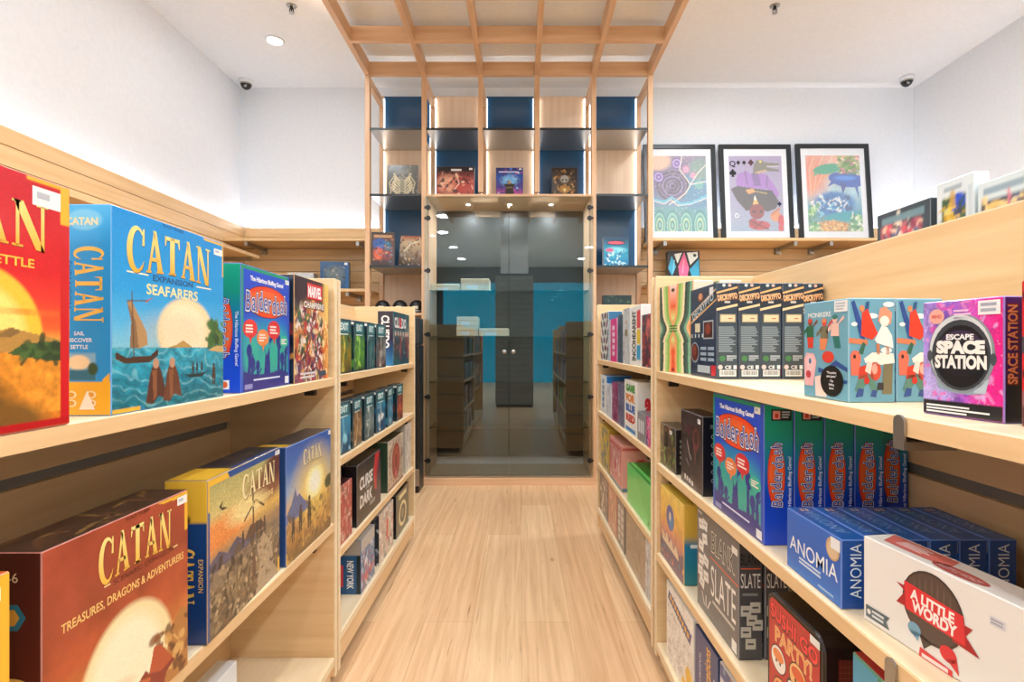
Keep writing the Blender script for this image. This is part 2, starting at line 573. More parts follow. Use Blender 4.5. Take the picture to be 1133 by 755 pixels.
# ================================================================== the room
XL, XR, YB, YR, ZC = -2.384, 3.326, 4.60, -7.0, 3.235
struct(boxo('floor', XL - .1, XR + .1, YR - .1, YB + .1, -.1, 0, 'floor', bev=0))
struct(boxo('ceiling', XL - .1, XR + .1, YR - .1, YB + .1, ZC, ZC + .1, 'ceil', bev=0))
struct(boxo('wall_left', XL - .1, XL, YR, YB, 0, ZC, 'white', bev=0))
struct(boxo('wall_right', XR, XR + .1, YR, YB, 0, ZC, 'white', bev=0))
struct(boxo('wall_back', XL - .1, XR + .1, YB, YB + .1, 0, ZC, 'white', bev=0))
# shopfront behind the camera: a wall with two tall windows, daylight outside
bm = bmesh.new()
for a in ((XL, -2.2, 0, ZC), (-.45, .2, 0, ZC), (3.1, XR, 0, ZC), (-2.2, -.45, 2.8, ZC), (.2, 3.1, 2.8, ZC)):
    box(bm, a[0], a[1], YR - .1, YR, a[2], a[3])
struct(obj('wall_front', bm, 'blackframe'))
for i, (a, b) in enumerate(((-2.2, -.45), (.2, 3.1))):
    struct(boxo('window_%d' % (i + 1), a, b, YR - .06, YR - .05, 0, 2.8, 'winglass', bev=0))

# slat wall cladding: boards with a dark groove between them
def slatwall(name, axis, a0, a1, face, back, z0, z1, pitch=.0945, top_pitch=None):
    bm = bmesh.new()
    edges = [z1]
    z = z1 - (top_pitch or pitch)
    while z > z0 + .02:
        edges.append(z); z -= pitch
    edges.append(z0)
    def B(p0, p1, q0, q1, zz0, zz1, mi):
        q0, q1 = min(q0, q1), max(q0, q1)
        if axis == 'X':
            box(bm, p0, p1, q0, q1, zz0, zz1, mi, 0)
        else:
            box(bm, q0, q1, p0, p1, zz0, zz1, mi, 0)
    mid = face + (back - face) * .6
    B(a0, a1, mid, back, z0, z1 - .004, 1)
    for hi, lo in zip(edges, edges[1:]):
        B(a0, a1, face, back - (back - face) * .02, lo + .004, hi, 0)
    o = obj(name, bm, ['woodX' if axis == 'X' else 'woodY', 'groove'])
    return struct(o)
ZP = 2.035
slatwall('trim_1', 'X', XL + .062, -1.19, YB - .05, YB - .006, 0.0, ZP, top_pitch=.085)
slatwall('trim_2', 'X', 1.0, XR - .062, YB - .05, YB - .006, 0.0, ZP, top_pitch=.085)
slatwall('trim_3', 'Y', -1.0, YB - .052, XL + .06, XL + .006, 0.0, ZP, top_pitch=.085)
slatwall('trim_4', 'Y', -1.0, YB - .052, XR - .06, XR - .006, 0.0, ZP - .04, top_pitch=.085)
# LED strips lying on top of the cladding, washing the wall above
for i, (x0, x1, y0, y1, zz) in enumerate(((XL + .012, XL + .03, -.9, YB - .1, ZP), (XL + .1, -1.2, YB - .03, YB - .012, ZP),
                              (1.08, XR - .1, YB - .03, YB - .012, ZP), (XR - .03, XR - .012, -.9, YB - .1, ZP - .04))):
    o = boxo('led_strip', x0, x1, y0, y1, zz + .001, zz + .007, 'ledleft' if i == 0 else 'led', bev=0)
    tag(o, ['white light strip glowing along the top of the left wall cladding',
            'white light strip glowing above the back wall cladding left of the tall cabinet',
            'white light strip glowing behind the three framed pictures',
            'white light strip along the top of the right wall cladding'][i], 'light strip')

# ------------------------------------------------------------------ wall shelves on brackets
def wall_shelf(label, x0, x1, y0, y1, z, brs, axis='X', th=.024):
    r = empty('wall_shelf', ((x0 + x1) / 2, y1 if axis == 'X' else (y0 + y1) / 2, z))
    ox, oy = r.location.x, r.location.y
    boxo('shelf_board', x0 - ox, x1 - ox, y0 - oy, y1 - oy, -th, 0, 'wood' + axis, r, .002)
    for b in brs:
        bm = bmesh.new()
        if axis == 'X':
            box(bm, b - ox - .012, b - ox + .012, y0 - oy + .02, y1 - oy, -th - .03, -th - .001)
            box(bm, b - ox - .02, b - ox + .02, y1 - oy - .03, y1 - oy - .0, -th - .055, -th - .001)
            box(bm, b - ox - .012, b - ox + .012, y0 - oy + .01, y0 - oy + .02, -th - .035, -th - .001)
        else:
            box(bm, x0 - ox, x1 - ox - .02, b - oy - .012, b - oy + .012, -th - .03, -th - .001)
            box(bm, x0 - ox, x0 - ox + .03, b - oy - .02, b - oy + .02, -th - .055, -th - .001)
        obj('shelf_bracket', bm, 'chrome', r)
    return tag(r, label, 'shelf')
YW = YB - .05
wall_shelf('maple wall shelf running left of the tall cabinet below the white wall', XL + .065, -1.2, YW - .33, YW - .001, 1.885, (-2.15, -1.28))
wall_shelf('lower maple wall shelf holding the blue boxes left of the tall cabinet', XL + .065, -1.2, YW - .33, YW - .001, 1.49, (-2.15, -1.36))
wall_shelf('maple wall shelf carrying the three framed pictures', 1.01, XR - .065, YW - .33, YW - .001, 1.886, (1.12, 2.14, 2.42))
wall_shelf('lower maple wall shelf under the framed pictures', 1.01, XR - .065, YW - .33, YW - .001, 1.545, (1.12, 2.14, 2.42))
wall_shelf('maple wall shelf along the left wall behind the left shelving', XL + .062, XL + .36, 1.2, YW - .36, 1.74, (1.6, 2.8, 4.1), 'Y')
wall_shelf('lower maple wall shelf along the left wall', XL + .062, XL + .36, 1.2, YW - .36, 1.35, (1.6, 2.8, 4.1), 'Y')

# ------------------------------------------------------------------ ceiling fittings
def downlight(x, y, label, grp=None):
    r = empty('ceiling_downlight', (x, y, ZC))
    bm = bmesh.new()
    lathe(bm, [(.048, -.002), (.052, -.012), (.062, -.010), (.066, -.001)], 28)
    obj('trim_ring', bm, 'ceil', r, True)
    bm = bmesh.new(); lathe(bm, [(.001, -.0135), (.047, -.0125), (.047, -.002)], 28)
    obj('lamp_lens', bm, 'lens', r)
    tag(r, label, 'ceiling light', grp)
downlight(-1.765, 3.88, 'round recessed downlight in the white ceiling left of the timber canopy')
for k, (x, y) in enumerate([(-1.765, 2.2), (-1.765, .6), (-1.765, -1.0), (-1.765, -2.6), (2.2, 2.2), (2.2, .6), (2.2, -1.0), (2.2, -2.6)]):
    downlight(x, y, 'round recessed downlight in the ceiling %s, %s' % ('over the left wall' if x < 0 else 'over the right wall',
              ['level with the shelving divider', 'level with the camera', 'just behind the camera', 'far behind the camera'][k % 4]))
def dome_cam(x, y, aim, label):
    r = empty('security_camera', (x, y, ZC))
    bm = bmesh.new(); lathe(bm, [(.001, -.03), (.046, -.03), (.055, -.02), (.056, 0)], 28)
    obj('mount', bm, 'white', r, True)
    bm = bmesh.new(); lathe(bm, [(.001, -.078), (.018, -.074), (.034, -.06), (.041, -.04), (.038, -.02), (.03, -.012)], 28)
    o = obj('camera_ball', bm, 'black', r, True)
    bm = bmesh.new(); lathe(bm, [(.041, -.035), (.045, -.042), (.045, -.024), (.04, -.02)], 28)
    obj('collar', bm, 'chrome', r, True)
    bm = bmesh.new(); lathe(bm, [(.001, -.006), (.013, -.004), (.014, 0)], 18, 'Y', (aim * .008, -.03, -.058))
    obj('lens', bm, 'chrome', o, True)
    tag(r, label, 'security camera')
dome_cam(-2.27, 4.47, 1, 'black and white dome security camera in the left back ceiling corner')
dome_cam(3.14, 4.42, -1, 'black and white dome security camera in the right back ceiling corner')
def sprinkler(x, y, label):
    r = empty('fire_sprinkler', (x, y, ZC))
    bm = bmesh.new(); lathe(bm, [(.001, -.004), (.03, -.004), (.033, 0)], 20)
    obj('rosette', bm, 'chrome', r, True)
    bm = bmesh.new(); lathe(bm, [(.009, -.004), (.009, -.022), (.004, -.024), (.004, -.045)], 12)
    for s in (-1, 1):
        box(bm, s * .012 - .002, s * .012 + .002, -.003, .003, -.045, -.02)
    obj('sprinkler_head', bm, 'bracket', r)
    bm = bmesh.new(); lathe(bm, [(.001, -.048), (.017, -.048), (.017, -.045), (.001, -.045)], 16)
    obj('deflector', bm, 'chrome', r)
    tag(r, label, 'sprinkler')
sprinkler(-1.48, 3.49, 'small metal fire sprinkler in the ceiling left of the timber canopy')
sprinkler(1.63, 3.49, 'small metal fire sprinkler in the ceiling right of the timber canopy')

# ------------------------------------------------------------------ tall display cabinet tower
TX = -.095; TY0, TY1 = 4.09, 4.545
BW = .4275
PX = [TX + BW * (k - 2.5) for k in range(6)]
PT = .036
tw = empty('display_cabinet', (TX, TY0, 0))
def T(name, x0, x1, y0, y1, z0, z1, mat, parent=None, bev=.0012):
    p = parent or tw
    ox, oy, oz = TX, TY0, 0
    if parent is not None and parent is not tw:
        ox, oy, oz = TX + parent.location.x, TY0 + parent.location.y, parent.location.z
    return boxo(name, x0 - ox, x1 - ox, y0 - oy, y1 - oy, z0 - oz, z1 - oz, mat, p, bev)
ZB = 3.088
for k, x in enumerate(PX):
    zb0 = .0 if k in (0, 1, 4, 5) else 2.205
    T('front_post', x - PT / 2, x + PT / 2, TY0, TY0 + .045, zb0, ZB, 'oakZ')
    T('rear_post', x - PT / 2, x + PT / 2, TY1 - .04, TY1 - .002, zb0, 3.12, 'oakZ')
    T('top_rail', x - PT / 2, x + PT / 2, TY0 + .046, TY1 - .041, 3.03, ZB, 'oakY')
# vertical light strips beside the rear posts
for k in range(6):
    for s in (-1, 1):
        if (k, s) in ((0, -1), (5, 1)):
            continue
        xa, xb = PX[k] + s * (PT / 2 + .001), PX[k] + s * (PT / 2 + .007)
        T('light_strip', min(xa, xb), max(xa, xb), TY1 - .036, TY1 - .026, 2.20, 2.66, 'ledsoft', bev=0)
        T('light_strip', min(xa, xb), max(xa, xb), TY1 - .036, TY1 - .026, 2.70, 3.10, 'ledsoft', bev=0)
        if k in (0, 1, 4, 5) and (k, s) not in ((1, 1), (4, -1)):
            T('light_strip', min(xa, xb), max(xa, xb), TY1 - .036, TY1 - .026, 1.67, 2.17, 'ledsoft', bev=0)
# checker of navy and pale panels at the back
rows = [(2.69, 3.126, 'bwbwb'), (2.20, 2.68, 'wbwbw'), (1.655, 2.19, 'b---b'), (.06, 1.645, 'w---w')]
for z0, z1, pat in rows:
    for k, c in enumerate(pat):
        if c == '-':
            continue
        T('back_panel', PX[k] + PT / 2 + (.0 if c == 'w' else .0), PX[k + 1] - PT / 2, TY1 - .02, TY1 - .004, z0, z1, 'blue' if c == 'b' else 'pale')
for k in range(5):
    T('steel_shelf', PX[k] + PT / 2 + .001, PX[k + 1] - PT / 2 - .001, TY0 - .004, TY1 - .022, 2.674, 2.686, 'steel')
    T('shelf_edge', PX[k] + PT / 2 + .001, PX[k + 1] - PT / 2 - .001, TY0 - .0065, TY0 - .0042, 2.670, 2.688, 'blackframe', bev=0)
for k in (0, 4):
    for z in (2.188, 1.65):
        T('steel_shelf', PX[k] + PT / 2 + .001, PX[k + 1] - PT / 2 - .001, TY0 - .004, TY1 - .022, z - .012, z, 'steel')
        T('shelf_edge', PX[k] + PT / 2 + .001, PX[k + 1] - PT / 2 - .001, TY0 - .0065, TY0 - .0042, z - .016, z + .002, 'blackframe', bev=0)
    T('wood_shelf', PX[k] + PT / 2 + .001, PX[k + 1] - PT / 2 - .001, TY0 + .01, TY1 - .022, 1.275, 1.295, 'oakX')
    T('wood_shelf', PX[k] + PT / 2 + .001, PX[k + 1] - PT / 2 - .001, TY0 + .01, TY1 - .022, .75, .77, 'oakX')
# the glazed middle
X1, X4 = PX[1], PX[4]
T('cabinet_top', X1 - PT / 2, X4 + PT / 2, TY0 + .0455, TY1 - .005, 2.172, 2.19, 'oakX')
T('cabinet_top_edge', X1 + PT / 2, X4 - PT / 2, TY0 - .002, TY0 + .045, 2.172, 2.19, 'oakX')
T('cabinet_base', X1 - PT / 2, X4 + PT / 2, TY0 + .0455, TY1 - .005, .0, .055, 'oakX')
T('plinth', PX[0] + PT / 2, PX[5] - PT / 2, TY0 - .03, TY0 - .001, .0, .052, 'oakX')
T('cabinet_floor', X1 + PT / 2, X4 - PT / 2, TY0 + .001, TY1 - .03, .0555, .062, 'pale')
for s, x in ((1, X1), (-1, X4)):
    xa, xb = x + s * PT / 2, x + s * (PT / 2 + .012)
    T('cabinet_side', min(xa, xb), max(xa, xb), TY0 + .046, TY1 - .03, .063, 2.17, 'oakZ')
for x in (TX - .33, TX, TX + .33):
    bm = bmesh.new(); lathe(bm, [(.001, 2.1675), (.016, 2.1675), (.019, 2.1718)], 20, 'Z', (x - TX, .24, 0))
    obj('cabinet_fill_disc', bm, 'ledsoft', tw)  # added glowing discs, put in to brighten the cabinet inside
T('cabinet_back', X1 + PT / 2 + .014, X4 - PT / 2 - .014, TY1 - .028, TY1 - .006, .12, 2.165, 'mirrorback')
for z in (1.47, 1.12, .77, .42):
    T('glass_shelf', X1 + PT / 2 + .013, X4 - PT / 2 - .013, TY0 + .06, TY1 - .03, z - .008, z, 'shelfglass', bev=0)
for s, xa, xb in ((-1, X1 + .006, TX - .002), (1, TX + .002, X4 - .006)):
    d = T('glass_door', xa, xb, TY0 - .012, TY0 - .004, .07, 2.165, 'glass', bev=0)
    d['label'] = 'tinted frameless glass door, %s leaf' % ('left' if s < 0 else 'right')
    for z in (2.085, 2.005, 1.61, 1.13, .66, .18):
        xe = xa if s < 0 else xb
        bm = bmesh.new()
        lathe(bm, [(.001, -.008), (.017, -.008), (.019, -.003), (.019, .0)], 16, 'Y', (xe - TX + -s * .028, -.013, z))
        box(bm, min(xe, xe - s * .03) - TX, max(xe, xe - s * .03) - TX, -.018, -.0125, z - .009, z + .009)
        obj('hinge', bm, 'black', d)
    bm = bmesh.new()
    lathe(bm, [(.001, -.034), (.013, -.033), (.017, -.026), (.013, -.018), (.007, -.012), (.007, .0)], 20, 'Y', (s * .034, -.0125, 1.0))
    obj('door_knob', bm, 'chrome', d, True)
tag(tw, 'tall maple display tower with navy panels, steel shelves and glass doors facing the aisle', 'display cabinet')

# ------------------------------------------------------------------ timber canopy over the aisle
cn = empty('timber_canopy', (TX, TY0, ZB))
YC1 = -.95
def CB(name, x0, x1, y0, y1, z0, z1, mat):
    return boxo(name, x0 - TX, x1 - TX, y0 - TY0, y1 - TY0, z0 - ZB, z1 - ZB, mat, cn, .0012)
ZT = ZB + .1
for k, x in enumerate(PX):
    CB('long_beam', x - PT / 2, x + PT / 2, YC1, TY0 + .02, ZB + .0005, ZT, 'oakY')
ys = [TY0 - .002 + .0] + [TY0 - .46 * k for k in range(1, 11)]
for y in ys:
    for k in range(5):
        CB('cross_beam', PX[k] + PT / 2, PX[k + 1] - PT / 2, y - PT / 2 + .018, y + PT / 2 + .018, ZB + .0005, ZT, 'oakX')
tag(cn, 'oak lattice canopy hung under the white ceiling over the aisle', 'canopy')
# round lamps recessed over the second and fourth rows of cells, from the third cell on
for k in (1, 3):
    for j in range(3, 10, 2):
        y = TY0 - .46 * (j + .5) + .018
        x = (PX[k] + PX[k + 1]) / 2
        where = ['third', 'fifth', 'seventh', 'ninth', 'eleventh', 'thirteenth'][(j - 3) // 2]
        downlight(x, y, 'round downlight over the %s canopy row, %s cell from the tall cabinet' % ('left' if k == 1 else 'right', where))
# LED strips tucked behind the tower's front rail
for k in range(5):
    o = boxo('led_strip', PX[k] + .05, PX[k + 1] - .04, TY0 + .05, TY0 + .058, 3.150, 3.158, 'ledsoft', bev=0)
    tag(o, 'white light strip above the tall cabinet, over its %s bay' % ['leftmost', 'second', 'middle', 'fourth', 'rightmost'][k], 'light strip')

# ------------------------------------------------------------------ slatted column behind the camera (seen in the glass)
cl = empty('slat_column', (-.12, -1.3, 0))
bm = bmesh.new()
box(bm, -.30, .30, -.30, .30, 0, 2.26, 1)
z = .05
while z < 2.2:
    box(bm, -.32, .32, -.32, .32, z, z + .088, 0); z += .0945
obj('slat_cladding', bm, ['greyX', 'blackframe'], cl)
boxo('pillar_core', -.235, .235, -.235, .235, 2.2605, ZC - .001, 'white', cl)
tag(cl, 'square slat-clad column behind the camera, mirrored in the glass doors', 'column')
# ================================================================== free-standing shelving units
TH = .0122            # the right run stands turned by 0.7 degrees
XLF = -.565           # left run: front edge of the shelves
def RX(y, d=0.0):     # right run: x of a point d behind the shelf front, at depth y
    return .457 - math.tan(TH) * y + d
HALF = .315

def gondola(name, label, root_loc, rz, side, y0, y1, H, tiers, base, base_h, brk, slots=(.24, .525, .81, 1.095), castors=True, far_slots=False):
    """local x: 0 = shelf front, grows to the back (times side); local y along the run"""
    r = empty(name, root_loc, rz)
    S = side
    def B(n, a0, a1, b0, b1, z0, z1, mat, parent=r, bev=.0012):
        return boxo(n, S * a0, S * a1, b0, b1, z0, z1, mat, parent, bev)
    t = .02
    xc = HALF + .02
    # slatted back panel with dark channels
    bm = bmesh.new()
    def bb(a0, a1, z0, z1, mi):
        box(bm, min(S * a0, S * a1), max(S * a0, S * a1), y0 + t, y1 - t, z0, z1, mi, 0)
    bb(xc - .008, xc + .008, .06, H - .012, 1)
    e = [.06] + [v for v in slots if v < H - .1] + [H]
    for i in range(len(e) - 1):
        lo = e[i] + (.011 if i else 0); hi = e[i + 1] - (.011 if i < len(e) - 2 else 0)
        bb(HALF, HALF + .0118, lo, hi, 0); bb(2 * xc - HALF - .0118, 2 * xc - HALF, lo, hi, 0)
    bb(HALF, 2 * xc - HALF, H, H + .003, 2)
    obj('back_panel', bm, ['woodY', 'slot', 'edge'], r)
    for yy in (y0, y1 - t):
        bm = bmesh.new()
        box(bm, min(0, S * 2 * xc), max(0, S * 2 * xc), yy, yy + t, .045, H + .004, 0, .0015)
        box(bm, min(-S * .0012, S * .003), max(-S * .0012, S * .003), yy + .0005, yy + t - .0005, .046, H + .003, 1)
        box(bm, min(S * .002, S * (2 * xc - .002)), max(S * .002, S * (2 * xc - .002)), yy + .0015, yy + t - .0015, H + .0035, H + .0052, 1)
        if far_slots and yy > y0:
            for q in range(6):
                box(bm, min(S * .003, S * (2 * xc - .003)), max(S * .003, S * (2 * xc - .003)), yy + t - .001, yy + t + .0012, .2 + q * .18, .212 + q * .18, 2)
        obj('end_panel', bm, ['woodX', 'edge', 'chrome'], r)
    for mirror in (0, 1):
        def mx(a):
            return 2 * xc - a if mirror else a
        for z in tiers:
            bm = bmesh.new()
            f = .004
            a0, a1 = mx(f), mx(HALF - .001)
            box(bm, min(S * a0, S * a1), max(S * a0, S * a1), y0 + t + .001, y1 - t - .001, z - .024, z, 0, .0015)
            a0, a1 = mx(.0), mx(f - .0)
            box(bm, min(S * a0, S * a1), max(S * a0, S * a1), y0 + t + .001, y1 - t - .001, z - .023, z - .001, 1)
            sh = obj('shelf', bm, ['edge', 'woodY'], r)
            if mirror:
                continue
            for b in brk:
                yb = y0 + b if b > 0 else y1 + b
                bm = bmesh.new()
                box(bm, min(S * .03, S * HALF * .98), max(S * .03, S * HALF * .98), yb - .004, yb + .004, z - .034, z - .0245)
                box(bm, min(S * .012, S * .04), max(S * .012, S * .04), yb - .009, yb + .009, z - .042, z - .0245)
                obj('shelf_bracket', bm, 'bracket', sh)
        a0, a1 = mx(.0), mx(HALF - .001)
        B('base_shelf', a0, a1, y0 + t + .001, y1 - t - .001, base - .025, base, 'edge')
        a0, a1 = mx(.012), mx(.03)
        B('kick_board', a0, a1, y0 + t + .001, y1 - t - .001, base - base_h, base - .026, 'woodY')
    if castors:
        for yy in (y0 + .12, y1 - .12):
            for a in (.07, 2 * xc - .07):
                bm = bmesh.new()
                lathe(bm, [(.002, -.011), (.02, -.011), (.0225, -.007), (.0225, .007), (.02, .011), (.002, .011)], 18, 'X', (S * a, yy, .0235))
                box(bm, S * a - .014, S * a + .014, yy - .006, yy + .01, .032, .05)
                obj('castor', bm, 'black', r)
    return tag(r, label, 'shelving unit')

HL, HR = 1.247, 1.268
TOPL, TOPR = .951, .966
gondola('shelving_unit', 'maple double-sided shelving unit at near left stacked with large settlement board games', (XLF, 0, 0), 0, -1, .25, 1.66, HL, (.951, .512), .105, .08, (.14, -.14))
gondola('shelving_unit', 'maple double-sided shelving unit at far left with two rows of slim teal boxes', (XLF, 0, 0), 0, -1, 1.67, 2.875, HL, (.957, .695, .41), .152, .105, (.12, -.14), far_slots=True)
NEAR_R = gondola('shelving_unit', 'maple double-sided shelving unit at near right holding white, blue and green party games', (RX(0), 0, 0), TH, 1, .36, 1.772, HR, (.966, .67, .38), .09, .065, (.30, -.12))
gondola('shelving_unit', 'maple double-sided shelving unit at far right with a bright green box on it', (RX(0), 0, 0), TH, 1, 1.80, 3.02, HR, (.97, .69, .40), .152, .105, (.12, -.14), far_slots=True)

# big steel end clip over the near right shelf front, a part of that unit
bm = bmesh.new()
prof = [(-.009, -.036), (.009, -.036), (.009, -.004)] + [(.009 * math.cos(a), -.004 + .009 * math.sin(a)) for a in [PI * k / 8 for k in range(1, 8)]] + [(-.009, -.004)]
vs = [bm.verts.new((0, py, pz)) for py, pz in prof]
f = bm.faces.new(vs)
r = bmesh.ops.extrude_face_region(bm, geom=[f])
bmesh.ops.translate(bm, vec=(-.003, 0, 0), verts=[v for v in r['geom'] if isinstance(v, bmesh.types.BMVert)])
box(bm, .0, .06, -.009, .009, -.036, -.0262)
bmesh.ops.recalc_face_normals(bm, faces=bm.faces[:])
o = obj('shelf_clip', bm, 'chrome', NEAR_R); o.location = (-.0015, .64, .963)
o['label'] = 'grey steel clip on the top shelf edge'
o2 = o.copy(); COL.objects.link(o2); o2.parent = NEAR_R; o2.location = (-.0015, .655, .667)
o2['label'] = 'grey steel clip on the second shelf edge'
# ================================================================== boxes, left run
def atL(b, y0, z, inset=.01, yaw=0.0):
    return b.at(XLF - inset, y0 + b.w / 2, z, PI / 2 + yaw)
def atR(b, y0, z, inset=.012, yaw=0.0):
    yc = y0 + b.w / 2
    return b.at(RX(yc, inset), yc, z, -PI / 2 + TH + yaw)
GOLD = lambda u, v: mixc('#f2b43c', '#fbe48c', max(0, min(1, (v - .72) / .2)))
GOLDS = '#f3c65c'
def settlers_title(p, cx, cy, h, w, sub=None, sub2=None, c=GOLD, shadow='#5a3413', subc='#16395c'):
    p.text('KLAUS TEUBER', cx, cy + h * .78, h * .10, subc, 1)
    p.serif('CATAN', cx + .003, cy - .004, h, w, shadow, 1, arch=.06)
    p.serif('CATAN', cx, cy, h, w, c, 2, arch=.06)
    return p

# ---- red settlement game, mostly out of frame at far left
b = Box('board_game_box', .295, .295, .075, '#c8141d', '#b0121b', '#c2131c')
c = b.cv('front', 190, '#d5121e')
c.grad([(0, '#c86a1c'), (.25, '#f0a63a'), (.34, '#f2b24a'), (.40, '#f0602a'), (.52, '#e8352a'), (.62, '#d81a24'), (1, '#c80c1c')])
c.ell(.60, .36, .27, .27, '#f9c33c', soft=.06); c.ell(.60, .36, .20, .2, '#fbe27a', soft=.2)
c.mixin(c.m_rect(.3, .45, .95, .475) * c.noise(9, 3) * .8, '#f0802c')
c.poly([(.5, .34), (.62, .36), (.73, .40), (.80, .385), (.88, .37), (.93, .36), (1, .34), (1, .3), (.5, .3)], '#b98a45')
c.poly([(.66, .36), (.74, .40), (.78, .385), (.73, .36)], '#8c6a3c')
c.rect(0, .06, 1, .305, '#e8932f'); c.mottle(.5, 28, 4, (c.v < .31).astype(float))
c.poly([(.72, .30), (.78, .335), (.86, .345), (.93, .35), (1, .345), (1, .265), (.9, .27), (.8, .285)], '#3c5a30')
c.busy(['#2f4a28', '#4d6b35', '#263d25'], 40, 3, .012, .03, .76, 1, .275, .335)
c.ell(.55, .06, .2, .16, '#4c3a1a', soft=.5); c.ell(.72, .02, .16, .1, '#7d5622', soft=.5)
c.grain(.08, 2); c.rect(.955, 0, 1, .86, '#cc1420'); c.rect(0, 0, 1, .03, '#b91019'); c.rect(.955, .84, 1, 1, '#f2b62f'); c.rect(.8, .985, 1, 1, '#f2b62f')
b.put('cover_picture', c, 'front')
p = b.pr('front')
p.serif('CATAN', .503, .799, .165, .79, '#a8301a', 1, arch=.02); p.serif('CATAN', .5, .803, .165, .79, GOLD, 2, arch=.02)
p.text('TRADE   BUILD   SETTLE', .5, .655, .035, '#f6c44b', 1, bold=.03, width=.66)
b.put('title_lettering', p, 'front')
c = b.cv('right', 40, '#b30f1a'); b.put('side_print', c, 'right')
b.sticker(.885, .925, .13, .075)
atL(b, .386, TOPL, .002).tag('large red settlement game box with a yellow sunset at the left picture edge')

# ---- sea expansion
b = Box('board_game_box', .295, .295, .073, '#1a9adf', '#1b98dc', '#2fa4e2')
c = b.cv('front', 210, '#109be0')
c.grad([(0, '#0d6f86'), (.30, '#1a8fa6'), (.33, '#7fc2d8'), (.45, '#4fb2e2'), (.62, '#1b9de0'), (1, '#0b8fdc')])
c.ell(.60, .41, .27, .195, '#f6dba8', soft=.12); c.ell(.58, .42, .21, .15, '#fbe9c3', soft=.3)
c.ell(.48, .41, .30, .10, '#d8c39a', soft=.8, al=.35)
c.poly([(.40, .315), (.50, .335), (.56, .36), (.62, .335), (.66, .315)], '#b8924c')
sea = (c.v < .318).astype(float)
c.grad([(0, '#0f6d78'), (.15, '#1787a0'), (.3, '#2aa2bb')], mask=sea)
w = np.sin(c.v * 90 + 6 * c.noise(6, 2) * 3 + c.u * 12)
c.mottle(.5, 26, 12, sea); c.mixin(sea * np.clip(w - .72, 0, 1) * 1.6 * c.noise(20, 5), '#bdeef0'); c.mixin(sea * np.clip(-w - .6, 0, 1) * .9, '#0a4a60'); c.grain(.10, 3)
c.busy(['#2f5a2e', '#3f7038', '#24462a', '#5a7f3c'], 46, 5, .02, .055, .84, 1, .32, .47)
c.poly([(.82, .30), (.9, .325), (1, .33), (1, .285)], '#caa86a')
# ship
c.poly([(.02, .265), (.09, .24), (.26, .24), (.335, .275), (.34, .315), (.27, .275), (.09, .272), (.025, .30)], '#4a3020')
c.poly([(.10, .545), (.13, .56), (.245, .40), (.255, .335), (.185, .315), (.165, .45)], '#b58c5c'); c.poly([(.10, .55), (.165, .45), (.185, .315), (.12, .32), (.13, .45)], '#8c6a48')
c.line([(.135, .60), (.15, .27)], .008, '#5c4026'); c.line([(.10, .553), (.26, .565)], .006, '#5c4026'); c.poly([(.235, .55), (.30, .585), (.25, .57)], '#c05030')
# rowers and cloaked figures
c.poly([(.57, .165), (.63, .14), (.75, .14), (.82, .175), (.75, .16), (.63, .16)], '#27383a')
for x in (.66, .70, .75):
    c.person(x, .155, .08, '#3a3634')
c.person(.885, .08, .14, '#4a3c30')
for x, k in ((.32, '#5a3526'), (.46, '#6b402a')):
    c.poly([(x - .08, .03), (x - .05, .17), (x - .03, .22), (x + .03, .22), (x + .06, .15), (x + .09, .035), (x + .02, .06), (x - .02, .02)], k)
    c.poly([(x - .02, .04), (x - .03, .2), (x + .01, .2), (x + .005, .05)], '#8a5636'); c.ell(x, .235, .025, .028, '#c09070')
c.rect(0, 0, .2, .02, '#f2b62f'); c.poly([(.2, 0), (.24, 0), (.2, .03)], '#1b7fb0'); c.rect(.985, .78, 1, 1, '#f0b93a'); c.poly([(.78, .985), (1, .985), (1, 1), (.76, 1)], '#f0b93a')
b.put('cover_picture', c, 'front')
p = b.pr('front')
settlers_title(p, .47, .825, .205, .74, subc='#0b4a80', shadow='#0b4f8c')
p.text('EXPANSION', .475, .690, .034, '#0d4c86', 1, bold=.03, width=.36)
p.rect(.10, .694, .26, .702, '#f4eccb', 1); p.rect(.69, .680, .85, .688, '#f4eccb', 1)
p.text('SEAFARERS', .475, .628, .055, '#f7e6a4', 1, bold=.03, width=.46)
b.put('title_lettering', p, 'front')
c = b.cv('left', 150, '#189ade')
c.grad([(0, '#f3b52c'), (.155, '#f3b52c'), (.16, '#189ade'), (.8, '#149ce2'), (1, '#3fb0e8')])
c.poly([(.78, 0), (1, 0), (1, .2), (.84, .17)], '#f3b52c')
c.rect(.08, .165, .72, .295, '#7fb6d2'); c.ell(.38, .25, .22, .035, '#f3dcae'); c.rect(.08, .165, .72, .215, '#1f6f88'); c.ell(.66, .22, .1, .03, '#2f5230')
c.ell(.5, .93, .34, .05, '#6fc4ea', soft=.2)
b.put('spine_picture', c, 'left')
p = b.pr('left')
p.serif('CATAN', .58, .62, .5, .36, GOLDS, 2, rot=-PI / 2)
p.text('CATAN', .45, .92, .035, '#f4dfa4', 1, bold=.04, width=.6)
p.text('EXPANSION', .2, .62, .12, '#0d4c86', 1, rot=-PI / 2, width=.22)
p.rect(.17, .74, .22, .84, '#f4eccb', 1); p.rect(.17, .4, .22, .5, '#f4eccb', 1)
for k, t in enumerate(('SAIL', 'DISCOVER', 'SETTLE')):
    p.text(t, .4, .39 - k * .032, .019, '#eef4f2', 1, bold=.03)
for x, y in ((.25, .10), (.62, .10), (.25, .06), (.62, .06)):
    p.ell(x, y, .10, .018, '#f7dfae', 1); p.ell(x, y, .06, .011, '#e09d2a', 2)
p.poly([(.4, .03), (.55, .12), (.7, .03)], '#f8efd8', 3)
b.put('spine_lettering', p, 'left')
b.sticker(.93, .93, .1, .04)
